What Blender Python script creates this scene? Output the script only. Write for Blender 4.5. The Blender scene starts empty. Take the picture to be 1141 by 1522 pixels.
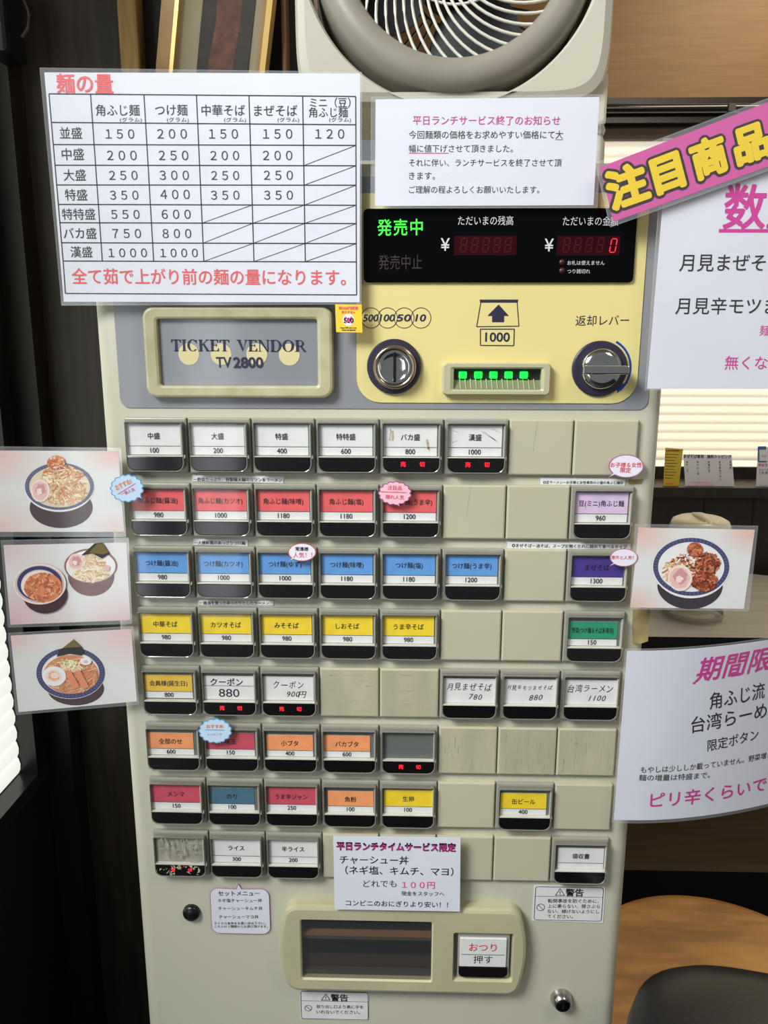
import bpy, bmesh, math, random
from math import sin, cos, pi, radians, sqrt, atan2
from mathutils import Vector, Matrix
random.seed(7)
SC = bpy.context.scene
COL = SC.collection

# ------------------------------------------------------------------ camera, light, exposure
CAM_R = [(0.9996836, 0.0250766, 0.0019849), (0.0072666, -0.212338, -0.9771693), (-0.0240826, 0.9768745, -0.212453)]
CAM_C = Vector((0.2620305, -0.716376, 1.316898))
F_PX, CX_PX, CY_PX = 1144.0, 570.5, 761.0
cd = bpy.data.cameras.new('camera')
cd.sensor_fit = 'AUTO'; cd.sensor_width = 36.0; cd.lens = F_PX / 1522.0 * 36.0; cd.clip_start = 0.02
cam = bpy.data.objects.new('camera', cd); COL.objects.link(cam)
rt, dn, fw = [Vector(v) for v in CAM_R]
m3 = Matrix((rt, -dn, -fw)).transposed()
cam.matrix_world = Matrix.Translation(CAM_C) @ m3.to_4x4()
SC.camera = cam

SC.view_settings.view_transform = 'Standard'; SC.view_settings.look = 'None'
SC.view_settings.gamma = 1.0; SC.view_settings.use_curve_mapping = False
SC.view_settings.exposure = 0.40
SC.cycles.max_bounces = 6; SC.cycles.transparent_max_bounces = 12

w = bpy.data.worlds.new('room_air'); SC.world = w; w.use_nodes = True
w.node_tree.nodes['Background'].inputs[0].default_value = (0.86, 0.93, 1.0, 1); w.node_tree.nodes['Background'].inputs[1].default_value = 0.17

def area(name, loc, target, sx, sy, energy, col):
    l = bpy.data.lights.new(name, 'AREA'); l.shape = 'RECTANGLE'; l.size = sx; l.size_y = sy; l.energy = energy; l.color = col
    o = bpy.data.objects.new(name, l); COL.objects.link(o); o.location = loc
    o.rotation_euler = (Vector(target) - Vector(loc)).to_track_quat('-Z', 'Y').to_euler(); return o
# the glazed shop door behind the camera, two leaves of daylight
area('door_daylight', (-1.05, -2.6, 0.80), (-0.95, 0, 0.85), 0.34, 1.40, 3.4, (0.93, 0.97, 1.0))
area('door_daylight_leaf', (-0.56, -2.6, 0.80), (-0.5, 0, 0.85), 0.20, 1.40, 2.0, (0.93, 0.97, 1.0))
# daylight key light added high on the left for steeper falloff down the machine
area('added_key_light_left', (-0.95, -1.25, 2.5), (0.2, 0.0, 1.3), 0.8, 0.7, 52, (0.95, 0.98, 1.0))
area('ceiling_lamp_front', (1.35, -0.95, 2.45), (0.7, 0.0, 0.9), 0.4, 0.4, 5, (1.0, 0.86, 0.70))
# warm ceiling lamp over the tables at the back right
area('ceiling_lamp', (1.3, 0.85, 2.45), (1.25, 0.95, 0.0), 0.5, 0.5, 9, (1.0, 0.82, 0.60))

# ------------------------------------------------------------------ materials
def lin(c):
    c = c / 255.0
    return c / 12.92 if c <= 0.04045 else ((c + 0.055) / 1.055) ** 2.4
def rgb(c): return (lin(c[0]), lin(c[1]), lin(c[2]), 1.0)
MATS = {}
def mat(name, c, rough=0.5, metal=0.0, spec=0.5, coat=0.0, var=0.0, vscale=8.0, bump=0.0, bscale=200.0, emit=0.0, vstretch=(1, 1, 1), c2=None):
    if name in MATS: return MATS[name]
    m = bpy.data.materials.new(name); m.use_nodes = True; nt = m.node_tree; b = nt.nodes['Principled BSDF']
    b.inputs['Base Color'].default_value = rgb(c); b.inputs['Roughness'].default_value = rough; b.inputs['Metallic'].default_value = metal
    b.inputs['Specular IOR Level'].default_value = spec
    if coat: b.inputs['Coat Weight'].default_value = coat; b.inputs['Coat Roughness'].default_value = 0.06
    if emit: b.inputs['Emission Color'].default_value = rgb(c); b.inputs['Emission Strength'].default_value = emit
    if var or bump:
        tc = nt.nodes.new('ShaderNodeTexCoord'); mp = nt.nodes.new('ShaderNodeMapping'); mp.inputs['Scale'].default_value = vstretch
        nt.links.new(tc.outputs['Object'], mp.inputs['Vector'])
    if var:
        n = nt.nodes.new('ShaderNodeTexNoise'); n.inputs['Scale'].default_value = vscale; n.inputs['Detail'].default_value = 6
        nt.links.new(mp.outputs['Vector'], n.inputs['Vector'])
        r = nt.nodes.new('ShaderNodeValToRGB'); r.color_ramp.elements[0].position = 0.35; r.color_ramp.elements[1].position = 0.65
        d = c2 if c2 else tuple(max(0, x * (1 - var)) for x in c)
        r.color_ramp.elements[0].color = rgb(d); r.color_ramp.elements[1].color = rgb(c)
        nt.links.new(n.outputs['Fac'], r.inputs['Fac']); nt.links.new(r.outputs['Color'], b.inputs['Base Color'])
    if bump:
        n2 = nt.nodes.new('ShaderNodeTexNoise'); n2.inputs['Scale'].default_value = bscale; n2.inputs['Detail'].default_value = 3
        nt.links.new(mp.outputs['Vector'], n2.inputs['Vector'])
        bp = nt.nodes.new('ShaderNodeBump'); bp.inputs['Strength'].default_value = bump; bp.inputs['Distance'].default_value = 0.001
        nt.links.new(n2.outputs['Fac'], bp.inputs['Height']); nt.links.new(bp.outputs['Normal'], b.inputs['Normal'])
    MATS[name] = m; return m
def film_mat(name, gloss, haze, rough=0.08, tint=(1, 1, 1)):
    m = bpy.data.materials.new(name); m.use_nodes = True; nt = m.node_tree; nt.nodes.clear()
    out = nt.nodes.new('ShaderNodeOutputMaterial'); tr = nt.nodes.new('ShaderNodeBsdfTransparent'); gl = nt.nodes.new('ShaderNodeBsdfGlossy')
    tr.inputs[0].default_value = (*tint, 1)
    df = nt.nodes.new('ShaderNodeBsdfDiffuse'); df.inputs[0].default_value = (0.85, 0.87, 0.88, 1); gl.inputs['Roughness'].default_value = rough
    a = nt.nodes.new('ShaderNodeMixShader'); b = nt.nodes.new('ShaderNodeMixShader')
    a.inputs[0].default_value = haze; b.inputs[0].default_value = gloss
    nt.links.new(tr.outputs[0], a.inputs[1]); nt.links.new(df.outputs[0], a.inputs[2])
    nt.links.new(a.outputs[0], b.inputs[1]); nt.links.new(gl.outputs[0], b.inputs[2]); nt.links.new(b.outputs[0], out.inputs[0])
    MATS[name] = m; return m
def glow(name, c, s, rough=0.4): return mat(name, c, rough, emit=s)
FILM = film_mat('laminating_film', 0.022, 0.015)
FILM_EDGE = film_mat('laminating_film_border', 0.05, 0.13, 0.12)
CLEAR = film_mat('clear_plastic', 0.03, 0.004, 0.04)

BODY = mat('cream_enamel', (190, 187, 165), 0.38, coat=0.15, var=0.02, vscale=5, bump=0.05, bscale=900)
BLANK = mat('cream_plate_plastic', (190, 185, 158), 0.42, var=0.02, vscale=9, bump=0.06, bscale=700)
BLANK_WORN = mat('scuffed_cream_plate', (186, 180, 152), 0.45, var=0.08, vscale=38, vstretch=(1, 1, 0.25), bump=0.1, bscale=500)
HOUS = mat('grey_key_housing', (158, 156, 141), 0.3, var=0.06, vscale=20)
BACKING = mat('grey_key_backing', (104, 107, 103), 0.3)
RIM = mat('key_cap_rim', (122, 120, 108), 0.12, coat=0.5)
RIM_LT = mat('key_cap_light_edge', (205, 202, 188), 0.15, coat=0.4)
LIP = mat('glossy_black_key_lip', (16, 13, 14), 0.10, spec=0.55)
GREYP = mat('grey_header_print', (140, 141, 144), 0.28, coat=0.25, var=0.03, vscale=6)
YELP = mat('pale_yellow_print', (226, 211, 140), 0.28, coat=0.3, var=0.02, vscale=7)
BEZ = mat('beige_bezel_plastic', (186, 180, 146), 0.38, var=0.04, vscale=15, bump=0.05, bscale=600)
BEZ_WORN = mat('worn_beige_bezel', (186, 180, 144), 0.4, var=0.10, vscale=55, c2=(172, 165, 126), bump=0.2, bscale=180)
BLKGL = mat('black_display_glass', (4, 5, 7), 0.08, spec=0.15)
INK = mat('black_ink', (18, 17, 22), 0.55)
NAVY = mat('navy_print', (44, 40, 66), 0.4)
PLUM = mat('dark_plum_plastic', (48, 42, 60), 0.35)
CHROME = mat('polished_chrome', (205, 203, 198), 0.10, metal=1.0)
BRASSY = mat('warm_nickel', (196, 172, 150), 0.18, metal=1.0)
PAPER = mat('white_paper', (222, 223, 231), 0.55, var=0.02, vscale=12)
PAPERW = mat('white_card', (226, 226, 222), 0.5, var=0.03, vscale=60)
RED = mat('coral_red_ink', (226, 82, 84), 0.5)
PINK = mat('magenta_ink', (205, 50, 145), 0.5)
HOT = mat('hot_pink_ink', (236, 70, 150), 0.5)
WHITEINK = mat('display_white_print', (205, 205, 205), 0.5)
BLACKP = mat('black_plastic', (14, 14, 15), 0.28)

# ------------------------------------------------------------------ picture point -> place on a plane standing at depth y
def at(px, py, y=0.0):
    d = rt * ((px - CX_PX) / F_PX) + dn * ((py - CY_PX) / F_PX) + fw
    t = (y - CAM_C.y) / d.y
    p = CAM_C + d * t
    return (p.x, p.z)
def on_surface(px, py, yf):
    if not callable(yf): return at(px, py, yf)
    y = 0.0
    for _ in range(12):
        x, z = at(px, py, y); y = yf(x, z)
    return at(px, py, y)
def crop(x0, y0, s): return lambda x, y: (x0 + x / s, y0 + y / s)

# ------------------------------------------------------------------ mesh builder
def rr(x0, z0, x1, z1, r, n=6):
    """rounded rectangle outline; r = radius or four radii (top-left, top-right, bottom-right, bottom-left); x0,z0 = low corner"""
    if not isinstance(r, (tuple, list)): r = (r,) * 4
    tl, tr_, br, bl = [max(v, 1e-5) for v in r]
    pts = []
    for cx, cz, rad, a0 in ((x1 - tr_, z1 - tr_, tr_, 0), (x0 + tl, z1 - tl, tl, 90), (x0 + bl, z0 + bl, bl, 180), (x1 - br, z0 + br, br, 270)):
        for k in range(n + 1):
            a = radians(a0 + 90.0 * k / n); pts.append((cx + rad * cos(a), cz + rad * sin(a)))
    return pts
def ell(cx, cz, rx, rz, n=40, a0=0.0): return [(cx + rx * cos(a0 + 2 * pi * k / n), cz + rz * sin(a0 + 2 * pi * k / n)) for k in range(n)]

_tc = {}
def heft(e):
    if e < 0.004: return [(0, 0)]
    n = 4 if e < 0.012 else (8 if e < 0.04 else 16)
    return [(0, 0)] + [(e * cos(2 * pi * (k + .5) / n), e * sin(2 * pi * (k + .5) / n)) for k in range(n)]
def glyphs(s, track=1.0):
    k = (s, track)
    if k in _tc: return _tc[k]
    c = bpy.data.curves.new('t', 'FONT'); c.body = s; c.resolution_u = 3; c.space_character = track
    o = bpy.data.objects.new('t', c); me = bpy.data.meshes.new_from_object(o)
    v = [(p.co.x, p.co.y) for p in me.vertices]; f = [tuple(p.vertices) for p in me.polygons]
    bpy.data.meshes.remove(me); bpy.data.objects.remove(o); bpy.data.curves.remove(c)
    xs = [a for a, b in v]; ys = [b for a, b in v]
    _tc[k] = (v, f, (min(xs), min(ys), max(xs), max(ys))); return _tc[k]

class MB:
    def __init__(s): s.v = []; s.f = []; s.m = []; s.mats = []; s.sm = []
    def mi(s, m):
        if m not in s.mats: s.mats.append(m)
        return s.mats.index(m)
    def add(s, v, f, m, smooth=False):
        o = len(s.v); s.v += [tuple(p) for p in v]; k = s.mi(m)
        for q in f: s.f.append(tuple(o + i for i in q)); s.m.append(k); s.sm.append(smooth)
    def loft(s, loops, m, cap0=False, cap1=False, smooth=False, closed=True, wrap=False):
        n = len(loops[0]); v = [p for l in loops for p in l]; f = []
        L = len(loops)
        for i in range(L if wrap else L - 1):
            j2 = (i + 1) % L
            for k in range(n if closed else n - 1):
                k2 = (k + 1) % n; f.append((i * n + k, i * n + k2, j2 * n + k2, j2 * n + k))
        s.add(v, f, m, smooth)
        if cap0: s.add(loops[0], [tuple(range(n))], m)
        if cap1: s.add(loops[-1], [tuple(range(n))], m)
    def plate(s, x0, z0, x1, z1, r, yf, yb, m, bev=0.0, n=6, mface=None):
        """solid rounded plate, front at yf (nearer the viewer, smaller y), back at yb"""
        R = r if isinstance(r, (tuple, list)) else (r,) * 4
        def o(d, y): return [(x, y, z) for x, z in rr(x0 + d, z0 + d, x1 - d, z1 - d, [max(q - d, 1e-5) for q in R], n)]
        loops = [o(0, yb)]
        if bev: loops += [o(0, yf + bev), o(bev * 0.3, yf + bev * 0.3), o(bev, yf)]
        else: loops += [o(0, yf)]
        s.loft(loops, m, cap0=True); s.add(loops[-1], [tuple(range(len(loops[-1])))], mface or m)
    def ring(s, outer, inner, prof, m, n=6, smooth=False):
        """frame between two rounded rects (x0,z0,x1,z1,r); prof = [(t 0 outer..1 inner, y)]"""
        A = rr(*outer, n); B = rr(*inner, n)
        s.loft([[(a[0] + (b[0] - a[0]) * t, y, a[1] + (b[1] - a[1]) * t) for a, b in zip(A, B)] for t, y in prof], m, smooth=smooth)
    def box(s, x0, y0, z0, x1, y1, z1, m):
        v = [(x, y, z) for x in (x0, x1) for y in (y0, y1) for z in (z0, z1)]
        s.add(v, [(0, 1, 3, 2), (4, 6, 7, 5), (0, 4, 5, 1), (2, 3, 7, 6), (0, 2, 6, 4), (1, 5, 7, 3)], m)
    def bar(s, a, b, r, m, n=8, smooth=True): s.tube([a, b], r, m, n, smooth)
    def tube(s, pts, r, m, n=8, smooth=True):
        pts = [Vector(p) for p in pts]; loops = []
        for i, p in enumerate(pts):
            t = (pts[min(i + 1, len(pts) - 1)] - pts[max(i - 1, 0)]).normalized()
            u = t.cross(Vector((0, 0, 1)));
            if u.length < 0.1: u = t.cross(Vector((0, 1, 0)))
            u.normalize(); q = t.cross(u); rad = r[i] if isinstance(r, (list, tuple)) else r
            loops.append([tuple(p + u * rad * cos(2 * pi * k / n) + q * rad * sin(2 * pi * k / n)) for k in range(n)])
        s.loft(loops, m, True, True, smooth)
    def lathe(s, c, axis, prof, m, n=40, smooth=True, cap0=False, cap1=False, sx=1.0):
        """prof = [(radius, height along axis)]"""
        ax = Vector(axis).normalized(); u = ax.cross(Vector((0, 0, 1)))
        if u.length < 0.1: u = Vector((1, 0, 0))
        u.normalize(); q = ax.cross(u); c = Vector(c)
        s.loft([[tuple(c + ax * h + u * r * sx * cos(2 * pi * k / n) + q * r * sin(2 * pi * k / n)) for k in range(n)] for r, h in prof], m, cap0, cap1, smooth)
    def flat(s, pts, y, m):
        """flat printed shape from (x,z) points at depth y (number or function)"""
        s.add([(x, y(x, z) if callable(y) else y, z) for x, z in pts], [tuple(range(len(pts)))], m)
    def band(s, A, B, y, m):
        n = len(A); v = [(x, y(x, z) if callable(y) else y, z) for x, z in A + B]
        s.add(v, [(k, (k + 1) % n, n + (k + 1) % n, n + k) for k in range(n)], m)
    def stroke(s, pts, wd, y, m):
        """thin printed line along (x,z) points"""
        P = [Vector((p[0], p[1])) for p in pts]; L = []; R = []
        for i, p in enumerate(P):
            t = P[min(i + 1, len(P) - 1)] - P[max(i - 1, 0)]
            if t.length < 1e-9: t = Vector((1, 0))
            t.normalize(); nn = Vector((-t.y, t.x)) * wd / 2; L.append(p + nn); R.append(p - nn)
        Y = y if callable(y) else (lambda x, z: y)
        v = [(p.x, Y(p.x, p.y), p.y) for p in L + R]; n = len(L)
        s.add(v, [(k, k + 1, n + k + 1, n + k) for k in range(n - 1)], m)
    def text(s, t, p0, p1, y, m, h=None, bold=0.0, shear=0.0, track=1.0):
        """lettering whose inked bottom edge runs p0 -> p1 in (x,z); natural height unless h (metres) is given"""
        v, f, (a, b, c, d) = glyphs(t, track)
        p0 = Vector(p0); r = Vector(p1) - p0; W = r.length; u = r / W; up = Vector((-u.y, u.x)); H = h if h else W * (d - b) / max(c - a, 1e-6)
        Y = y if callable(y) else (lambda x, z: y); out = []
        for kk, (ex, ez) in enumerate(heft(bold)):
            out = []; dy = -0.000006 * kk
            for x, z in v:
                i = (x + ex - a) / (c - a); j = (z + ez - b) / max(d - b, 1e-6); q = p0 + u * (i * W + shear * j * H) + up * (j * H); out.append((q.x, Y(q.x, q.y) + dy, q.y))
            s.add(out, f, m)
    def textc(s, t, cx, cz, em, y, m, bold=0.0, wmax=None, sx=1.0, shear=0.0, rot=0.0):
        v, f, (a, b, c, d) = glyphs(t)
        kx = em * sx
        if wmax and (c - a) * kx > wmax: kx = wmax / (c - a)
        for kk, (ex, ez) in enumerate(heft(bold)):
            out = []; dy = -0.000006 * kk
            for x, z in v:
                X = (x + ex - (a + c) / 2) * kx; Z = (z + ez - (b + d) / 2) * em; X += shear * Z
                out.append((cx + X * cos(rot) - Z * sin(rot), y + dy, cz + X * sin(rot) + Z * cos(rot)))
            s.add(out, f, m)
    def build(s, name, parent=None, origin=None, label=None, smooth_angle=None):
        me = bpy.data.meshes.new(name)
        o = bpy.data.objects.new(name, me); COL.objects.link(o)
        base = Vector((0, 0, 0))
        if parent:
            o.parent = parent
            q = parent
            while q: base += q.location; q = q.parent
        if origin is not None:
            o.location = Vector(origin) - base; base = Vector(origin)
        elif not parent:
            xs = [p[0] for p in s.v]; ys = [p[1] for p in s.v]; zs = [p[2] for p in s.v]
            base = Vector(((min(xs) + max(xs)) / 2, (min(ys) + max(ys)) / 2, min(zs))); o.location = base
        me.from_pydata([(p[0] - base.x, p[1] - base.y, p[2] - base.z) for p in s.v], [], s.f)
        for m in s.mats: me.materials.append(m)
        me.polygons.foreach_set('material_index', s.m); me.polygons.foreach_set('use_smooth', s.sm)
        me.validate(); me.update()
        bm = bmesh.new(); bm.from_mesh(me); bmesh.ops.recalc_face_normals(bm, faces=bm.faces); bm.to_mesh(me); bm.free()
        if label: o['label'] = label
        return o
def tag(o, label, cat, group=None, kind=None):
    o['label'] = label; o['category'] = cat
    if group: o['group'] = group
    if kind: o['kind'] = kind
    return o
def empty(name, loc, label, cat, group=None):
    o = bpy.data.objects.new(name, None); COL.objects.link(o); o.location = loc; o.empty_display_size = 0.02
    return tag(o, label, cat, group)
def structure(o): o['kind'] = 'structure'; return o

# ================================================================== THE ROOM
wood_dark = mat('dark_stained_wood', (64, 55, 46), 0.5, var=0.28, vscale=5, vstretch=(14, 14, 1.1), bump=0.1, bscale=30)
blackwall = mat('black_wall_paint', (12, 14, 16), 0.6, var=0.1, vscale=6)
floor_m = mat('dark_floor_tile', (34, 33, 31), 0.5, var=0.15, vscale=4)
ceil_m = mat('ceiling_board', (150, 140, 122), 0.8, var=0.04, vscale=5)
wood_mid = mat('warm_wood_panel', (132, 98, 54), 0.5, var=0.09, vscale=9, vstretch=(1.2, 1, 22), c2=(120, 88, 46))
panel_dk = mat('espresso_wainscot', (44, 36, 29), 0.5, var=0.14, vscale=6, vstretch=(10, 10, 1))
trim_blk = mat('black_gloss_trim', (20, 17, 15), 0.3)
XL, YB, YR, XR = -0.34, 0.50, 1.42, 2.6

b = MB(); b.box(XL - 0.1, -2.2, -0.05, XR, 1.6, 0.0, floor_m); structure(b.build('floor'))
b = MB(); b.box(XL - 0.1, -0.9, 2.62, XR, 1.6, 2.68, ceil_m); structure(b.build('ceiling'))
# dark wall behind the machine's left half, with its end trim
b = MB(); b.box(XL, YB, 0.0, 0.185, YB + 0.08, 2.6, wood_dark); structure(b.build('wall_back'))
b = MB(); b.box(XL + 0.001, YB - 0.045, 0.0, XL + 0.045, YB - 0.001, 2.6, mat('corner_post_wood', (38, 30, 26), 0.45, var=0.15, vscale=5, vstretch=(10, 10, 1))); structure(b.build('trim_1'))
# left wall around the window
WY0, WY1, WZ0, WZ1 = -0.30, 0.425, 0.63, 1.95
b = MB()
b.box(XL - 0.08, WY1, 0.0, XL, YB + 0.08, 2.6, blackwall); b.box(XL - 0.08, WY0, 0.0, XL, WY1, WZ0, blackwall)
b.box(XL - 0.08, WY0, WZ1, XL, WY1, 2.6, blackwall); b.box(XL - 0.08, WY0 - 0.10, 0.0, XL, WY0, 2.6, blackwall)
structure(b.build('wall_left'))
# window: black frame, sill and a pale slatted blind lit by the sky
wf = MB()
for (y0, y1, z0, z1) in ((WY1 - 0.022, WY1 + 0.012, WZ0, WZ1), (WY0 - 0.01, WY0 + 0.03, WZ0, WZ1), (WY0, WY1, WZ1 - 0.03, WZ1 + 0.01)):
    wf.box(XL - 0.03, y0, z0, XL + 0.012, y1, z1, trim_blk)
wroot = wf.build('window_1', origin=(XL, (WY0 + WY1) / 2, WZ0)); structure(wroot)
sl = MB(); sl.box(XL - 0.06, WY0, WZ0 - 0.02, XL + 0.014, WY1 + 0.012, WZ0 + 0.004, mat('black_window_sill', (30, 31, 32), 0.25)); sl.build('window_sill', wroot)
bl = MB(); bm_ = mat('sunlit_blind_slat', (236, 240, 232), 0.6, emit=0.7)
z = WZ0 + 0.006; hs = 0.028
while z < WZ1 - 0.03:
    prof = [(0.0, 0), (0.003, hs * 0.25), (0.004, hs * 0.55), (0.002, hs * 0.9), (0.0, hs)]
    bl.loft([[(XL - 0.018 + dx, WY0 + 0.03, z + dz), (XL - 0.018 + dx, WY1 - 0.024, z + dz)] for dx, dz in prof], bm_, closed=False, smooth=True); z += hs
bl.build('window_blind', wroot, label='pale slatted blind glowing with daylight')
# right-hand part of the back wall: warm wood above, black rail, blind, ledge, dark wainscot
def rz(py, y): return at(1040, py, y)[1]
zt, zb = rz(150, YR), rz(187, YR); z3 = rz(207, YR); z4 = rz(686, YR)
b = MB(); b.box(0.185, YR, zt, XR, YR + 0.08, 2.6, wood_mid); b.box(0.185, YR + 0.03, 0.0, XR, YR + 0.08, z4 - 0.02, panel_dk)
structure(b.build('wall_right'))
b = MB(); b.box(0.185, YR - 0.03, zb, XR, YR + 0.04, zt, trim_blk); b.tube([(0.2, YR - 0.045, zb + 0.028), (XR, YR - 0.045, zb + 0.028)], 0.011, mat('curtain_rail_black', (26, 23, 20), 0.15), 10)
b.box(1.055, YR - 0.06, zb + 0.018, 1.072, YR - 0.03, zb + 0.036, mat('rail_bracket_grey', (70, 68, 64), 0.3)); structure(b.build('trim_2'))
b = MB(); b.box(0.185, YR - 0.004, z3, XR, YR + 0.04, zb, mat('brown_lintel_wood', (74, 48, 24), 0.5, var=0.15, vscale=8, vstretch=(1, 1, 12))); structure(b.build('trim_3'))
wr = MB(); wr.box(0.5, YR + 0.045, z4 - 0.02, XR, YR + 0.06, z3, mat('window_glass_daylit', (255, 246, 220), 0.3, emit=0.6))
w2 = wr.build('window_2'); structure(w2)
bl = MB(); bmat = mat('cream_backlit_blind', (255, 244, 222), 0.6, emit=0.34)
z = z4
hs = 0.0245
while z < z3:
    prof = [(0.002, 0), (-0.009, hs * 0.25), (-0.011, hs * 0.55), (-0.004, hs * 0.9), (0.002, hs)]
    bl.loft([[(0.5, YR + 0.02 + dy, min(z + dz, z3)), (XR, YR + 0.02 + dy, min(z + dz, z3))] for dy, dz in prof], bmat, closed=False, smooth=True); z += hs
bl.build('window_blind', w2, label='cream slatted blind with daylight behind it')
# ledge in front of the wainscot, carrying the menu cards
b = MB(); zl = rz(725, 1.30)
b.box(0.62, 1.29, zl - 0.02, XR, YR + 0.028, zl, mat('dark_ledge', (26, 22, 19), 0.45)); b.box(0.62, 1.278, zl - 0.022, XR, 1.29, zl + 0.004, panel_dk)
for x in (0.78, 1.06, 1.19, 1.45): b.box(x, 1.3, 0.0, x + 0.004, 1.302, zl - 0.02, trim_blk)
b.box(0.62, 1.302, 0.0, XR, 1.33, zl - 0.02, panel_dk); structure(b.build('trim_4'))

# ================================================================== TICKET MACHINE
P = 0.060; RP = 0.0621; ZTOP = 1.25
XM0, XM1, ZM1, YBACK = -0.0238, 0.5030, 1.472, 0.36
BF = 0.004                                        # front face of the body
mach = empty('ticket_machine', (0.24, 0.18, 0.0), 'cream floor-standing meal ticket machine with rows of coloured menu buttons', 'ticket machine')
b = MB()
# cabinet: plan outline with rounded front corners, lofted up
def plan(d=0.0):
    r = 0.016; o = []
    for cx, cy, a0 in ((XM1 - r, BF + r, 270), (XM1 - 0.004, YBACK - 0.004, 0), (XM0 + 0.004, YBACK - 0.004, 90), (XM0 + r, BF + r, 180)):
        q = r if a0 in (270, 180) else 0.004
        for k in range(9):
            a = radians(a0 + 90 * k / 8); o.append((cx + (q - d) * cos(a), cy + (q - d) * sin(a)))
    return o
b.loft([[(x, y, z) for x, y in plan(d)] for z, d in ((0.0, 0.0), (ZM1 - 0.006, 0.0), (ZM1 - 0.0015, 0.0018), (ZM1, 0.005))], BODY, True, True, True)
b.build('cabinet', mach)
# grey and yellow header print
def hx(px, py): return at(px, py, BF - 0.001)
b = MB()
xg0, zg0 = hx(184, 606); xg1 = hx(957, 610)[0]; zg1 = hx(700, 262)[1]
b.plate(xg0 - 0.003, zg0, xg1 + 0.003, zg1, 0.009, BF - 0.001, BF, GREYP)
b.build('header_panel', mach, label='grey printed header panel')
b = MB(); H = crop(500, 290, 2.48)
x0, z0 = hx(*H(75, 764)); x1 = hx(*H(1110, 640))[0]; z1 = hx(700, 287)[1]
b.plate(x0, z0, x1, z1, (0.003, 0.003, 0.022, 0.022), BF - 0.002, BF - 0.0005, YELP)
yl = BF - 0.0022
def L(x, y): return at(*H(x, y), yl)
for cx, num in ((127, '500'), (188, '100'), (249, '50'), (311, '10')):
    c = L(cx, 453); r = 37 / 2.48 * 0.000619
    b.band(ell(*c, r, r), ell(*c, r - 0.0006, r - 0.0006), yl, NAVY)
    wd = 54 if len(num) == 3 else (50 if num == '50' else 36)
    b.text(num, L(cx - wd / 2 - 3, 465), L(cx + wd / 2 - 3, 465), yl - 0.0001, NAVY, h=24 / 2.48 * 0.000619, bold=0.02, shear=0.2)
q = [L(532, 393), L(665, 393), L(672, 483), L(516, 485)]
for i in range(4): b.stroke([q[i], q[(i + 1) % 4]], 0.0008, yl, NAVY)
b.flat([L(527, 385), L(669, 385), L(667, 396), L(529, 396)], yl - 0.0001, NAVY)
b.flat([L(*p) for p in ((597, 403), (635, 445), (617, 445), (617, 468), (573, 468), (573, 445), (556, 445))], yl - 0.0001, NAVY)
q = [L(530, 494), L(655, 494), L(653, 555), L(530, 554)]
for i in range(4): b.stroke([q[i], q[(i + 1) % 4]], 0.0009, yl, NAVY)
b.text('1000', L(548, 540), L(637, 540), yl, NAVY, h=32 / 2.48 * 0.000619, bold=0.02)
b.text('返却レバー', L(880, 482), L(1077, 480), yl, NAVY, bold=0.004)
c = L(972, 640); arc = [(c[0] + 0.0272 * cos(radians(a)), c[1] + 0.0272 * sin(radians(a))) for a in range(62, -52, -6)]
BLUE = mat('blue_arrow_print', (26, 62, 150), 0.4)
b.stroke(arc, 0.0020, yl, BLUE); b.flat([L(1075, 690), L(1035, 730), L(1030, 700)], yl - 0.0001, BLUE)
b.build('control_panel', mach, label='pale yellow printed control panel')
# display
DY = -0.001
b = MB()
x0, z0 = at(*H(100, 322), DY); x1, z1 = at(*H(1112, 47), DY)
b.plate(x0, z0, x1, z1, 0.004, DY, BF, BLKGL, 0.001)
disp = b.build('display', mach, label='black display with green and red lettering')
yd = DY - 0.0003
def D(x, y): return at(*H(x, y), yd)
b = MB(); b.text('発売中', D(151, 150), D(317, 148), yd, glow('green_led', (60, 255, 60), 0.9), h=0.0137, bold=0.006, track=1.15); b.build('status_lettering', disp, label='lit green lettering')
b = MB(); b.text('発売中止', D(155, 275), D(315, 274), yd, mat('unlit_lettering', (50, 34, 28), 0.5), h=0.0125); b.build('status_lettering', disp, label='dim unlit lettering')
WI = WHITEINK
for t_, x0, x1, y0, c0, c1, yy in (('ただいまの残高', 447, 651, 111, 384, 416, 205), ('ただいまの金額', 833, 1037, 113, 766, 798, 207)):
    b = MB(); b.text(t_, D(x0, y0), D(x1, y0), yd, WI, h=0.0078); b.build('printed_caption', disp, label='white caption reading ' + t_)
    b = MB(); b.text('¥', D(c0, yy), D(c1, yy), yd, WI, h=0.0105, bold=0.01); b.build('yen_sign', disp, label='white yen sign')
for t_, x1, yy in (('お札は使えません', 987, 258), ('つり銭切れ', 934, 289)):
    b = MB(); b.text(t_, D(850, yy), D(x1, yy), yd, WI); b.build('printed_caption', disp, label='small white caption reading ' + t_)
dot = mat('unlit_red_dot', (70, 18, 18), 0.4)
for yy in (247, 278):
    b = MB(); b.lathe((D(831, yy)[0], yd + 0.0003, D(831, yy)[1]), (0, -1, 0), [(0.0025, 0), (0.0025, 0.0004), (0.0002, 0.0006)], dot, 20, cap1=True); b.build('indicator_lamp', disp, label='unlit red indicator lamp')
def seg_digit(mb, x0, z0, wd, ht, on, m, y):
    t = wd * 0.17; s = 0.13
    def pt(u, v): return (x0 + u * wd + s * v * ht, z0 + v * ht)
    segs = {'a': ((.1, 1), (.9, 1)), 'b': ((1, .95), (1, .55)), 'c': ((1, .45), (1, .05)), 'd': ((.1, 0), (.9, 0)), 'e': ((0, .45), (0, .05)), 'f': ((0, .95), (0, .55)), 'g': ((.1, .5), (.9, .5))}
    for k in on: mb.stroke([pt(*segs[k][0]), pt(*segs[k][1])], t, y, m)
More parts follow.
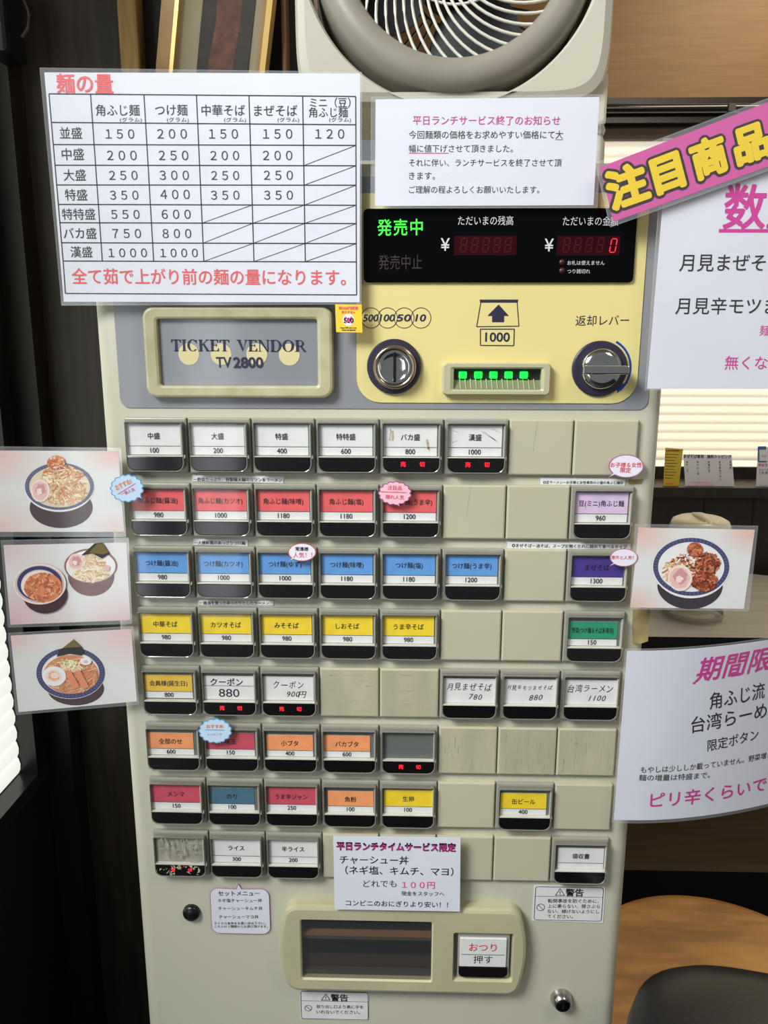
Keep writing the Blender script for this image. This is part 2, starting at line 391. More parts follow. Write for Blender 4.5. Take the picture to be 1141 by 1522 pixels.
redpane = mat('dark_red_filter', (44, 3, 9), 0.3, spec=0.2); dim = mat('unlit_red_segment', (76, 10, 16), 0.3); litred = glow('red_led', (255, 30, 40), 1.1)
for (a0, a1, lit) in ((432, 665, False), (810, 1047, True)):
    b = MB(); q0 = D(a0, 222); q1 = D(a1, 150); b.plate(q0[0], q0[1], q1[0], q1[1], 0.0006, yd, DY + 0.0002, redpane)
    wd = (q1[0] - q0[0]) / 6.2
    for k in range(5):
        if lit and k == 4: continue
        seg_digit(b, q0[0] + wd * (0.6 + k * 1.1), q0[1] + 0.003, wd * 0.55, 0.0115, 'abcdefg', dim, yd - 0.0001)
    pane = b.build('amount_window', disp, label='dark red digit window')
    if lit:
        b = MB(); p0 = D(1005, 211); p1 = D(1036, 161); seg_digit(b, p0[0], p0[1], (p1[0] - p0[0]) * 0.72, p1[1] - p0[1], 'abcdef', litred, yd - 0.0002); b.build('lit_digit', disp, label='glowing red digit 0')
# name plate bezel
NY = -0.006; N = crop(120, 430, 2.593)
o0 = at(*N(250, 418), NY); o1 = at(*N(970, 67), NY); i0 = at(*N(313, 371), NY); i1 = at(*N(909, 115), NY)
o0 = (at(*N(246, 300), NY)[0], o0[1]); i0 = (at(*N(301, 300), NY)[0], i0[1])
b = MB(); b.ring((o0[0], o0[1], o1[0], o1[1], 0.010), (i0[0], i0[1], i1[0], i1[1], 0.0025), [(0, BF), (0, NY + 0.003), (0.08, NY + 0.0008), (0.22, NY), (0.8, NY + 0.0005), (0.95, NY + 0.0015), (1, NY + 0.003), (1, BF - 0.002)], BEZ_WORN)
npl = b.build('name_plate_bezel', mach, label='worn beige bezel around the name plate')
b = MB(); py_ = 0.0
b.plate(i0[0], i0[1], i1[0], i1[1], 0.002, py_, BF - 0.0015, mat('grey_name_plate', (134, 137, 142), 0.16, coat=0.4))
yt = py_ - 0.0003
for cx, cy in ((416, 250), (540, 250), (678, 250), (803, 252)):
    c = at(*N(cx, cy), yt); b.flat(ell(*c, 0.0096, 0.0098, 36), yt, mat('pale_gold_dot', (214, 200, 150), 0.4))
def serif_word(mb, word, p0, p1, h, y, m):
    def q(*p): mb.flat([(X0 + a * S, Z0 + c * h) for a, c in p], y, m)
    def bar_(x0, z0, x1, z1): q((x0, z0), (x1, z0), (x1, z1), (x0, z1))
    def ring_(cx, rx, a0, a1, th):
        A = [radians(a0 + (a1 - a0) * k / 24) for k in range(25)]
        o = [(cx + rx * cos(a), 0.5 + 0.52 * sin(a)) for a in A]; i = [(cx + (rx - th) * cos(a), 0.5 + 0.47 * sin(a)) for a in A]
        v = [(X0 + a * S, y, Z0 + c * h) for a, c in o + i]; mb.add(v, [(k, k + 1, 26 + k, 25 + k) for k in range(24)], m)
    def serif(x, z, wd): bar_(x - wd / 2, z - (0.05 if z > 0.5 else 0), x + wd / 2, z + (0.05 if z < 0.5 else 0))
    W = {'T': .78, 'I': .42, 'C': .82, 'K': .88, 'E': .72, 'V': .86, 'N': .92, 'D': .9, 'O': .94, 'R': .86, ' ': .5}
    S = (p1[0] - p0[0]) / sum(W[c] for c in word); x = p0[0]
    for i, ch in enumerate(word):
        X0 = x; Z0 = p0[1] + (p1[1] - p0[1]) * (x - p0[0]) / (p1[0] - p0[0]); a = W[ch] - 0.06
        st = 0.19
        if ch == 'T': bar_(a/2 - st/2, 0, a/2 + st/2, 1); bar_(.0, .93, a, 1); serif(a/2, 0, .38); q((0, 1), (.0, .74), (.05, .74), (.12, .93)); q((a, 1), (a, .74), (a - .05, .74), (a - .12, .93))
        if ch == 'I': bar_(a/2 - st/2, 0, a/2 + st/2, 1); serif(a/2, 0, .34); serif(a/2, 1, .34)
        if ch == 'C': ring_(a * .53, a * .53, 40, 318, .19); bar_(a * .86, .66, a * .92, 1.0)
        if ch == 'K': bar_(.09, 0, .09 + st, 1); serif(.165, 0, .33); serif(.165, 1, .33); q((.24, .46), (.24, .54), (.66, 1), (.73, 1)); q((.34, .58), (.44, .68), (.82, 0), (.62, 0)); serif(.70, 1, .26); serif(.72, 0, .28)
        if ch == 'E': bar_(.08, 0, .08 + st, 1); bar_(0, .93, a - .04, 1); bar_(0, 0, a, .07); bar_(.2, .48, .5, .55); bar_(.46, .4, .52, .63); q((a - .04, 1), (a - .04, .76), (a - .09, .76), (a - .15, .93)); q((a, 0), (a, .27), (a - .05, .27), (a - .12, .07))
        if ch == 'V': q((.06, 1), (.26, 1), (.49, .2), (.43, 0)); q((.43, 0), (.47, .14), (.74, 1), (.67, 1)); serif(.16, 1, .32); serif(.70, 1, .26)
        if ch == 'N': bar_(.1, 0, .17, 1); bar_(.7, 0, .77, 1); q((.06, 1), (.25, 1), (.77, .0), (.66, 0)); serif(.135, 0, .27); serif(.735, 1, .26); bar_(.0, .95, .2, 1)
        if ch == 'D': bar_(.08, 0, .08 + st, 1); bar_(0, .94, .4, 1); bar_(0, 0, .4, .06); ring_(.36, a - .36, -90, 90, .19)
        if ch == 'O': ring_(a / 2, a / 2, 0, 360, .2)
        if ch == 'R':
            bar_(.08, 0, .08 + st, 1); serif(.155, 0, .33); bar_(0, .95, .4, 1); bar_(.2, .46, .4, .52)
            A = [radians(-90 + 180 * k / 16) for k in range(17)]; o = [(.38 + .28 * cos(t), .73 + .27 * sin(t)) for t in A]; i2 = [(.38 + .14 * cos(t), .73 + .215 * sin(t)) for t in A]
            mb.add([(X0 + p * S, y, Z0 + c * h) for p, c in o + i2], [(k, k + 1, 18 + k, 17 + k) for k in range(16)], m)
            q((.36, .48), (.5, .52), (.84, .0), (.66, 0))
        x += W[ch] * S
serif_word(b, 'TICKET VENDOR', at(*N(350, 238), yt), at(*N(870, 241), yt), 0.0104, yt - 0.0002, NAVY)
b.text('TV', at(*N(523, 301), yt), at(*N(580, 301), yt), yt - 0.0002, NAVY, h=0.0092, bold=0.02); b.text('2800', at(*N(590, 302), yt), at(*N(702, 302), yt), yt - 0.0002, NAVY, h=0.0092, bold=0.034)
b.build('name_plate', npl, label='grey plate reading TICKET VENDOR TV2800')
# coin slot
c = L(212, 632); c = Vector((c[0], BF - 0.002, c[1]))
b = MB(); b.lathe(c, (0, -1, 0), [(0.0248, 0), (0.0248, 0.003), (0.0235, 0.0042), (0.0190, 0.0042)], PLUM, 48, False)
cs = b.build('coin_slot', mach, label='round chrome coin slot in a dark ring')
c2 = c + Vector((0.0006, 0, -0.0005))
b = MB(); b.lathe(c2, (0, -1, 0), [(0.0195, 0.003), (0.0195, 0.009), (0.0185, 0.0105), (0.0165, 0.0105), (0.0155, 0.009)], BRASSY, 48); b.build('chrome_collar', cs)
b = MB(); b.lathe(c2, (0, -1, 0), [(0.0157, 0.006), (0.0155, 0.009), (0.012, 0.0065), (0.008, 0.0055), (0.0004, 0.0052)], CHROME, 48, cap1=True)
b.box(c2.x - 0.0115, c2.y - 0.0105, c2.z - 0.0022, c2.x - 0.0085, c2.y - 0.006, c2.z + 0.0022, CHROME); b.build('coin_cup', cs)
b = MB(); b.plate(c2.x - 0.0012, c2.z - 0.0135, c2.x + 0.0012, c2.z + 0.0135, 0.001, c2.y - 0.0098, c2.y - 0.005, BLACKP); b.build('slot_opening', cs)
# bill slot
BY = -0.006
p0 = at(*H(388, 736), BY); p1 = at(*H(793, 620), BY); q0 = at(*H(431, 717), BY); q1 = at(*H(757, 641), BY)
b = MB(); b.ring((p0[0], p0[1], p1[0], p1[1], 0.004), (q0[0], q0[1], q1[0], q1[1], 0.001), [(0, BF - 0.002), (0, BY + 0.002), (0.15, BY), (0.7, BY), (1, BY + 0.0015), (1, BF + 0.0005)], BEZ)
bs = b.build('bill_slot', mach, label='beige bill slot with green guide lamps')
b = MB(); b.box(q0[0] - 0.001, BF - 0.0024, q0[1] - 0.001, q1[0] + 0.001, BF - 0.002, q1[1] + 0.001, mat('dark_slot_throat', (30, 34, 28), 0.4))
for k in range(15):
    xx = q0[0] + 0.006 + k * (q1[0] - q0[0] - 0.012) / 14
    if k % 3 != 2 or True: b.add([(xx, BY + 0.0015, q0[1] + 0.0004), (xx + 0.0009, BY + 0.0015, q0[1] + 0.0004), (xx + 0.0003, BF - 0.003, q0[1] + 0.0095), (xx - 0.0006, BF - 0.003, q0[1] + 0.0095)], [(0, 1, 2, 3)], BEZ)
b.add([(q0[0], BY + 0.002, q0[1]), (q1[0], BY + 0.002, q0[1]), (q1[0], BF - 0.0026, q0[1] + 0.0085), (q0[0], BF - 0.0026, q0[1] + 0.0085)], [(0, 1, 2, 3)], mat('slot_ramp_lamp_glow', (120, 128, 96), 0.4))  # green glow of the guide lamps is put into the beige ramp colour
b.build('slot_throat', bs)
GL = glow('green_guide_lamp', (20, 240, 60), 1.2)
for cx in (465, 522, 578, 634, 690):
    g = at(*H(cx, 664), BF - 0.004); b = MB(); b.plate(g[0] - 0.0036, g[1] - 0.0030, g[0] + 0.0036, g[1] + 0.0034, 0.0012, BF - 0.0055, BF - 0.002, GL, 0.0008); b.build('guide_lamp', bs, label='lit green lamp')
# return lever
c = L(968, 640); c = Vector((c[0], BF - 0.002, c[1]))
b = MB(); b.lathe(c, (0, -1, 0), [(0.0250, 0), (0.0250, 0.002), (0.0238, 0.003), (0.0002, 0.003)], PLUM, 48, False, cap1=True); lv = b.build('return_lever', mach, label='round chrome return lever on a dark disc')
b = MB(); b.lathe(c + Vector((0.0006, 0, 0)), (0, -1, 0), [(0.0184, 0.002), (0.0184, 0.006), (0.0172, 0.0085), (0.012, 0.0105), (0.0004, 0.011)], CHROME, 48, cap1=True); b.build('lever_knob', lv)
h0 = at(*H(906, 661), -0.02); h1 = at(*H(1080, 629), -0.02)
b = MB(); b.plate(h0[0], h0[1], h1[0], h1[1], 0.0012, -0.021, -0.006, CHROME, 0.0012); b.build('lever_handle', lv)

# ------------------------------------------------------------------ menu buttons and blank plates
CY = {'W': (222, 222, 218), 'R': (234, 96, 96), 'B': (96, 156, 218), 'Y': (246, 212, 44), 'L': (222, 194, 226), 'V': (74, 50, 140), 'G': (44, 150, 108),
      'O': (246, 158, 100), 'C': (204, 78, 94), 'T': (72, 112, 132), 'M': (236, 192, 66)}
CN = {'W': 'white', 'R': 'red', 'B': 'blue', 'Y': 'yellow', 'L': 'lilac', 'V': 'violet', 'G': 'green', 'O': 'orange', 'C': 'crimson', 'T': 'slate blue', 'M': 'golden'}
def cardmat(k): return PAPERW if k == 'W' else mat('card_' + CN[k].replace(' ', '_'), CY[k], 0.5, var=0.05, vscale=70)
DEF = (4, 53.5, -6.2, -34.6)
# col: (colour, name, price, card rect, lamps)
ROWS = [
 {0: ('W', '中盛', '100'), 1: ('W', '大盛', '200'), 2: ('W', '特盛', '400'), 3: ('W', '特特盛', '600'), 4: ('W', 'バカ盛', '800', DEF, 1), 5: ('W', '漢盛', '1000', DEF, 1)},
 {0: ('R', '角ふじ麺(醤油)', '980'), 1: ('R', '角ふじ麺(カツオ)', '1000'), 2: ('R', '角ふじ麺(味噌)', '1180'), 3: ('R', '角ふじ麺(塩)', '1180'), 4: ('R', '角ふじ麺(うま辛)', '1200'), 7: ('L', '豆(ミニ)角ふじ麺', '960')},
 {0: ('B', 'つけ麺(醤油)', '980'), 1: ('B', 'つけ麺(カツオ)', '1000'), 2: ('B', 'つけ麺(ゆず)', '1000'), 3: ('B', 'つけ麺(味噌)', '1180'), 4: ('B', 'つけ麺(塩)', '1180'), 5: ('B', 'つけ麺(うま辛)', '1200'), 7: ('V', 'まぜそば', '1300')},
 {0: ('Y', '中華そば', '980'), 1: ('Y', 'カツオそば', '980'), 2: ('Y', 'みそそば', '980'), 3: ('Y', 'しおそば', '980'), 4: ('Y', 'うま辛そば', '980'), 7: ('G', '野菜(つけ麺＆そば系専用)', '150', (4.6, 52, -9.7, -34.5))},
 {0: ('M', '会員様(誕生日)', '800', (4.2, 52, -8.5, -33.7)), 1: ('H', 'クーポン', '880', (4, 54, -9, -34.5), 1), 2: ('h', 'クーポン', '900円', (4, 54, -9, -34.5), 1), 5: ('h', '月見まぜそば', '780', (4.2, 55, -8.7, -34.8)), 6: ('h', '月見辛モツまぜそば', '880', (4.2, 55, -8.7, -34.8)), 7: ('h', '台湾ラーメン', '1100', (4.2, 55, -8.7, -34.8))},
 {0: ('O', '全部のせ', '600', (3, 50, -10, -34.5)), 1: ('C', '味玉', '150', (3.5, 52.7, -9, -34.6)), 2: ('O', '小ブタ', '400', (5, 52.5, -10.5, -34.5)), 3: ('O', 'バカブタ', '600', (3.5, 50.7, -10.3, -34.5)), 4: ('E', '', '', DEF, 1)},
 {0: ('C', 'メンマ', '150', (3.7, 54, -6.6, -34.8)), 1: ('T', 'のり', '100', (4, 50.3, -9.4, -34.8)), 2: ('C', 'うま辛ジャン', '250', (4, 54.5, -8, -34.8)), 3: ('O', '魚粉', '100', (6.8, 54, -11, -34.8)), 4: ('Y', '生卵', '100', (5, 55, -8.5, -34.8)), 6: ('Y', '缶ビール', '400', (5, 52, -10, -34.8))},
 {0: ('X', '', '', DEF, 1), 1: ('W', 'ライス', '300', (4, 54.6, -7, -34.5)), 2: ('W', '半ライス', '200', (4, 54.6, -7, -34.5)), 7: ('W', '領収書', '', (6.8, 54.3, -10.5, -34.8))},
]
WORN = {(4, 3), (4, 4), (5, 5), (5, 6), (5, 7)}
YH, YC, YL_ = -0.0005, -0.0022, -0.0068
mm = 0.001
REDL = glow('red_sold_out_lamp', (255, 25, 40), 1.6)
SCR = mat('peeled_tape_residue', (176, 173, 156), 0.6)
def button(r, c, d):
    col, name, price = d[:3]; rect = d[3] if len(d) > 3 else DEF; lamp = len(d) > 4
    X = c * P; Z = ZTOP - r * RP
    def X_(v): return X + v * mm
    def Z_(v): return Z + v * mm
    desc = {'H': 'white coupon button with bold printed name', 'h': 'white button with a handwritten card', 'E': 'button with an empty grey window', 'X': 'button with a scratched empty window and peeling black lip'}.get(col) or CN[col] + ' menu button'
    if name: desc += ' reading ' + name + (' ' + price if price else '')
    b = MB(); b.plate(X_(0.7), Z_(-52.4), X_(59.3), Z_(-0.2), 0.0008, YH, BF + 0.002, HOUS, 0.0012)
    b.box(X_(4), YC + 0.0002, Z_(-35), X_(56), YH + 0.001, Z_(-5), BACKING)
    root = b.build('menu_button', mach, origin=(X_(30), BF, Z_(-52.4)), label=desc)
    # clear cap: dark rim, light edge, film
    b = MB(); R4 = (0.0014, 0.0014, 0.008, 0.008)
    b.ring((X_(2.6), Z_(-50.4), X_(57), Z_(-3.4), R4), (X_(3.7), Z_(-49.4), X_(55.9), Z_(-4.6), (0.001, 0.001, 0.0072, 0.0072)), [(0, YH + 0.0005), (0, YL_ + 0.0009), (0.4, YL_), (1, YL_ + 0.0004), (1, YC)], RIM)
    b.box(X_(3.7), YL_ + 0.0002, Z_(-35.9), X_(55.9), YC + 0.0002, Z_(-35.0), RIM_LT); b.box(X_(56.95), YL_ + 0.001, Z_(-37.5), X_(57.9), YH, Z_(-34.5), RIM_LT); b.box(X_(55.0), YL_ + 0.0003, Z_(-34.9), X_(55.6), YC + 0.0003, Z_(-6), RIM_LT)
    b.add([(X_(3.7), YL_ + 0.0008, Z_(-35)), (X_(55.9), YL_ + 0.0008, Z_(-35)), (X_(55.9), YL_ + 0.0008, Z_(-4.6)), (X_(3.7), YL_ + 0.0008, Z_(-4.6))], [(0, 1, 2, 3)], CLEAR)
    b.build('clear_cap', root)
    b = MB(); b.plate(X_(3.8), Z_(-49.3), X_(55.8), Z_(-36), (0.0006, 0.0006, 0.0072, 0.0072), YL_ + 0.0003, YC, LIP, 0.0006)
    if col == 'X':
        for k in range(26):
            u = 5 + random.random() * 46; v = -48 + random.random() * 11
            if 6 < u < 50: b.flat([(X_(u + random.uniform(-2.6, 2.6)), Z_(max(-48.6, min(-36.4, v + random.uniform(-3, 3))))) for _ in range(4)], YL_ + 0.0002, mat('bare_cream_plastic', (196, 186, 150), 0.6))
    b.build('black_lip', root, label='peeling black lip' if col == 'X' else None)
    if col not in 'EX':
        x0, x1, za, zb = rect; ht = za - zb; b = MB(); yc = YC - 0.0002; base = PAPERW
        b.box(X_(x0), yc, Z_(zb), X_(x1), YC + 0.0002, Z_(za), base); y1 = yc - 0.0002; cx = X_((x0 + x1) / 2); wmax = (x1 - x0) * 0.92 * mm
        if col in 'Hh':
            jx = random.Random(r * 9 + c)
            if col == 'H':
                b.textc(name, cx - 0.002, Z_(za - ht * 0.25), 0.0085, y1, INK, bold=0.014, wmax=wmax); b.stroke([(X_(x0), Z_(za - ht * .42)), (X_(x1), Z_(za - ht * .42))], 0.0004, y1, INK)
                b.textc(price, cx, Z_(za - ht * 0.72), 0.0125, y1, INK, bold=-0.008, sx=1.15)
            else:
                n = len(name); em = min(0.0082, wmax * 0.98 / n); sx = -n * em / 2 + em / 2
                for k, ch in enumerate(name): b.textc(ch, cx + sx + k * em, Z_(za - ht * 0.34) + jx.uniform(-.5, .5) * mm, em * 1.16 * jx.uniform(.85, 1.1), y1, INK, bold=-0.006, sx=0.8, shear=0.12, rot=jx.uniform(-.09, .09))
                pe = 0.0082
                for k, ch in enumerate(price): b.textc(ch, cx + (2 + k * 4.6 - (0 if len(price) < 4 else 2)) * mm, Z_(za - ht * 0.74) + jx.uniform(-.4, .4) * mm, pe, y1, INK, bold=-0.008, shear=0.28, rot=jx.uniform(-.06, .06))
        else:
            dv = za - ht * (0.715 if price or col == 'W' else 0.7)
            if col != 'W': b.flat([(X_(x0), Z_(dv)), (X_(x1), Z_(dv)), (X_(x1), Z_(za)), (X_(x0), Z_(za))], y1, cardmat(col))
            b.stroke([(X_(x0), Z_(dv)), (X_(x1), Z_(dv))], 0.0004, y1 - 0.0001, INK)
            em = 0.0066; y2 = y1 - 0.0002
            b.textc(name, cx, Z_((za + dv) / 2 - 0.6), em * (0.95 if len(name) > 5 else 1), y2, INK, wmax=wmax * 0.93, sx=0.93, bold=0.01)
            if price: b.textc(price, cx, Z_((dv + zb) / 2), 0.0068, y2, INK, sx=0.92, bold=0.01)
        if (r, c) == (0, 4):
            for px_, pz_, ln in ((10, -9, 5), (12, -11, 9), (9, -14, 6), (44, -19, 5), (45, -22, 6), (45.5, -26, 4)):
                b.flat([(X_(px_ + random.uniform(-.9, .9)), Z_(pz_ - k * ln / 3)) for k in range(4)] + [(X_(px_ + 1.2 + random.uniform(-.6, .6)), Z_(pz_ - k * ln / 3)) for k in (3, 2, 1, 0)], y1 - 0.00005, mat('card_stain', (186, 172, 134), .6))
        if (r, c) == (0, 5):
            for q_ in (((6, -10), (13, -12)), ((34, -11), (50, -21)), ((36, -11), (48, -20)), ((44, -9), (51, -12)), ((7, -22), (12, -20))): b.stroke([(X_(q_[0][0]), Z_(q_[0][1])), (X_(q_[1][0]), Z_(q_[1][1]))], .0007, y1 - 0.00005, mat('card_smear', (196, 194, 184), .6))
        b.build('label_card', root, label='card reading ' + name + ' ' + price)
    if col == 'X':
        b = MB(); rg = random.Random(3); b.flat([(X_(4.2), Z_(-34.8)), (X_(55), Z_(-34.8)), (X_(55), Z_(-5)), (X_(4.2), Z_(-5))], YC - 0.0003, mat('hazy_worn_window', (172, 169, 150), 0.3, var=0.15, vscale=60))
        for k in range(30):
            u = rg.uniform(5, 53); v = rg.uniform(-33, -7); a = rg.choice((0, 0, 90, 90, 60, 110)); ln = rg.uniform(2, 11)
            e = (max(4, min(55, u + ln * cos(radians(a)))), max(-34.5, min(-5, v + ln * sin(radians(a)))))
            b.stroke([(X_(u), Z_(v)), ((X_((u + e[0]) / 2 + rg.uniform(-.6, .6))), Z_((v + e[1]) / 2)), (X_(e[0]), Z_(e[1]))], rg.uniform(.3, 1.9) * mm, YL_ + 0.0006, SCR)
        b.build('tape_residue', root, label='pale tape residue on the empty window')
    if lamp:
        for k, ch in enumerate('売切'):
            b = MB(); xx = X_(22.3 + 17.6 * k); zz = Z_(-41.8)
            b.textc(ch, xx, zz, 0.0051 if col != 'X' else 0.004, YL_ - 0.0001, REDL, bold=0.012); b.build('sold_out_lamp', root, label='lit red sold-out lamp')
    return root
CREAM_EDGE = mat('cream_plate_edge', (200, 196, 170), 0.3)
for r in range(8):
    for c in range(8):
        if c in ROWS[r]: button(r, c, ROWS[r][c]); continue
        X = c * P; Z = ZTOP - r * RP
        b = MB(); b.plate(X + 0.0007, Z - 0.0524, X + 0.0593, Z - 0.0002, 0.0007, -0.001, BF + 0.002, BLANK, 0.0016, n=3, mface=BLANK_WORN if (r, c) in WORN else BLANK)
        if (r, c) in WORN:
            rg = random.Random(r * 8 + c)
            for k in range(24):
                u = rg.uniform(5, 54) if r == 4 else (rg.uniform(5, 36) if c == 5 else rg.uniform(6, 54)); v = rg.uniform(-46, -6); dz = rg.uniform(4, 16) if (r == 5 and k % 4) else rg.uniform(-1, 1); dx = rg.uniform(-1.5, 1.5) if dz > 3 else rg.uniform(3, 12)
                e = (min(56, u + dx), max(-49, v - dz)); b.stroke([(X + u * mm, Z + v * mm), (X + e[0] * mm, Z + e[1] * mm)], rg.uniform(.15, .45) * mm, -0.0011, mat('plate_scuff', (166, 160, 134), 0.5))
        elif (r, c) in ((0, 6), (1, 5), (7, 5)):
            b.stroke([(X + .026, Z - .002), (X + .0245, Z - .014), (X + .023, Z - .030)], .0003, -0.0011, mat('plate_scuff', (166, 160, 134), 0.5))
        b.build('blank_plate', mach, label='cream blank plate' if (r, c) not in WORN else 'scuffed cream blank plate')
# ------------------------------------------------------------------ lower part: payout tray, lock, plug, warning labels
TY = -0.010; K = crop(400, 1330, 2.377)
def tr3(x, y): return at(*K(x, y), TY)
A0 = tr3(70, 341); A1 = tr3(885, 58)
w0 = tr3(112, 300); w1 = tr3(580, 96); s0 = tr3(646, 306); s1 = tr3(866, 138)
zc = (A0[1] + A1[1]) / 2; hh = (A1[1] - A0[1]) / 2
def tray_outline(d):
    o = []; bulge = 0.0095; r = 0.010
    base = rr(A0[0] + d, A0[1] + d, A1[0] - d, A1[1] - d, r - d * 0.5, 6)
    # add points along the bowed sides
    n = len(base); outl = []
    for i, (x, z) in enumerate(base):
        outl.append((x, z)); x2, z2 = base[(i + 1) % n]
        if abs(z2 - z) > 0.03:
            for k in range(1, 10): outl.append((x + (x2 - x) * k / 10, z + (z2 - z) * k / 10))
    cxm = (A0[0] + A1[0]) / 2
    return [(x + (bulge * (1 - ((z - zc) / hh) ** 2)) * (1 if x > cxm else -1) if abs(x - cxm) > 0.06 else x, z) for x, z in outl]
b = MB()
loops = [[(x, y, z) for x, z in tray_outline(d)] for d, y in ((0, BF), (0, TY + 0.004), (0.0012, TY + 0.0012), (0.004, TY))]
b.loft(loops, BEZ)
# front face as a filled area with two openings
bmf = bmesh.new(); edges = []
def loop_edges(pts):
    vs = [bmf.verts.new((x, TY, z)) for x, z in pts]
    for i in range(len(vs)): edges.append(bmf.edges.new((vs[i], vs[(i + 1) % len(vs)])))
Wp = rr(w0[0], w0[1], w1[0], w1[1], 0.003, 4); Sp = rr(s0[0], s0[1], s1[0], s1[1], 0.003, 4)
loop_edges(tray_outline(0.004)); loop_edges(Wp); loop_edges(Sp)
bmesh.ops.triangle_fill(bmf, use_beauty=True, use_dissolve=False, edges=edges)
bmf.verts.index_update(); b.add([tuple(v.co) for v in bmf.verts], [tuple(v.index for v in f.verts) for f in bmf.faces], BEZ); bmf.free()
b.loft([[(x, TY, z) for x, z in Wp], [(x, TY + 0.0015, z) for x, z in rr(w0[0] + .0015, w0[1] + .0015, w1[0] - .0015, w1[1] - .0015, .002, 4)], [(x, BF - 0.0005, z) for x, z in rr(w0[0] + .0015, w0[1] + .0015, w1[0] - .0015, w1[1] - .0015, .002, 4)]], mat('tray_inner_lip', (198, 192, 156), 0.35))
b.loft([[(x, TY, z) for x, z in Sp], [(x, BF - 0.0005, z) for x, z in rr(s0[0] + .003, s0[1] + .002, s1[0] - .003, s1[1] - .002, .002, 4)]], mat('tray_inner_lip', (198, 192, 156), 0.35))
tray = b.build('payout_tray', mach, label='beige payout tray with rounded ends')
b = MB(); dark = mat('dark_chute', (40, 37, 32), 0.25); cop = mat('coppery_chute_steel', (196, 142, 112), 0.3, metal=0.3)
b.box(w0[0], BF - 0.001, w0[1], w1[0], BF - 0.0004, w1[1], dark)
hz = (w1[1] - w0[1])
for u0, u1, dpt, m in ((0.86, 1.0, 0.001, mat('chute_brown', (128, 98, 74), 0.35)), (0.78, 0.86, 0.003, BLACKP), (0.66, 0.71, 0.006, cop), (0.6, 0.655, 0.005, mat('steel_roller', (120, 112, 104), 0.25, metal=0.3)), (0.36, 0.52, 0.004, BLACKP), (0.12, 0.34, 0.002, mat('chute_brown_dark', (74, 60, 48), 0.35)), (0, 0.1, 0.006, mat('chute_steel', (84, 84, 80), 0.3))):
    b.box(w0[0] + 0.002, BF - 0.001 - dpt, w0[1] + hz * u0, w1[0] - 0.002, BF - 0.0008, w0[1] + hz * u1, m)
b.build('chute', tray, label='dark chute with coppery rollers')
b = MB(); b.plate(w0[0] + 0.0016, w0[1] + 0.0016, w1[0] - 0.0016, w1[1] - 0.0016, 0.002, TY + 0.002, TY + 0.0028, film_mat('smoked_flap', 0.05, 0.02, 0.05, (0.80, 0.79, 0.77))); b.build('flap', tray, label='smoked transparent flap')
b = MB(); g0 = tr3(664, 296); g1 = tr3(853, 146); b.plate(g0[0], g0[1], g1[0], g1[1], 0.001, TY + 0.003, BF, mat('silver_key_frame', (176, 174, 164), 0.25, metal=0.3), 0.0012)
cb = b.build('change_button', tray, label='white change button in a silver frame')
e0 = tr3(672, 256); e1 = tr3(840, 160); yk = TY + 0.0012
b = MB(); b.plate(e0[0], e0[1], e1[0], e1[1], 0.0006, yk, TY + 0.004, PAPERW, 0.0005); b.text('おつり', tr3(706, 201), tr3(803, 203), yk - 0.0002, mat('red_ink', (216, 50, 60), 0.5), bold=0.006); b.stroke([tr3(679, 213), tr3(832, 216)], 0.0006, yk - 0.0002, INK); b.text('押す', tr3(721, 245), tr3(789, 246), yk - 0.0002, INK)
b.build('label_card', cb, label='card reading おつり 押す')
f0 = tr3(668, 294); f1 = tr3(842, 262); b = MB(); b.plate(f0[0], f0[1], f1[0], f1[1], (.0005, .0005, .006, .006), yk, TY + 0.004, LIP, 0.0006); b.build('black_lip', cb)
# key lock
c = at(836, 1494, -0.006); b = MB(); b.lathe((c[0], BF, c[1]), (0, -1, 0), [(0.0118, 0), (0.0118, 0.002), (0.0108, 0.006), (0.0085, 0.0105), (0.0080, 0.011), (0.0004, 0.011)], mat('satin_chrome', (190, 188, 182), 0.22, metal=1.0), 36, cap1=True); lk = b.build('key_lock', mach, label='round chrome key lock')
b = MB(); b.lathe((c[0], BF - 0.011, c[1]), (0, -1, 0), [(0.0075, 0), (0.0068, 0.0008), (0.003, 0.0012), (0.0003, 0.0012)], mat('dark_steel', (40, 40, 40), 0.2, metal=0.9), 28, cap1=True); b.box(c[0] - 0.0004, BF - 0.0128, c[1] - 0.003, c[0] + 0.0004, BF - 0.0118, c[1] + 0.003, CHROME); b.build('key_core', lk)
c = at(282.9, 1360.6, -0.002); b = MB(); b.lathe((c[0], BF, c[1]), (0, -1, 0), [(0.0094, 0), (0.0094, 0.003), (0.008, 0.0055), (0.004, 0.0068), (0.0003, 0.007)], BLACKP, 36, cap1=True); b.build('hole_plug', mach, label='round black plug')
def warning(Zc, tl, trr, br, bl, lines, draw, name='warning_label', label=''):
    yw = BF - 0.0006
    def q(x, y): return at(*Zc(x, y), yw)
    b = MB(); C4 = [q(*p) for p in (bl, br, trr, tl)]
    b.add([(x, y, z) for y in (yw, BF - 0.0001) for x, z in C4], [(0, 1, 2, 3), (7, 6, 5, 4), (0, 4, 5, 1), (1, 5, 6, 2), (2, 6, 7, 3), (3, 7, 4, 0)], PAPERW)
    draw(b, q, yw - 0.0002); return b.build(name, mach, label=label)
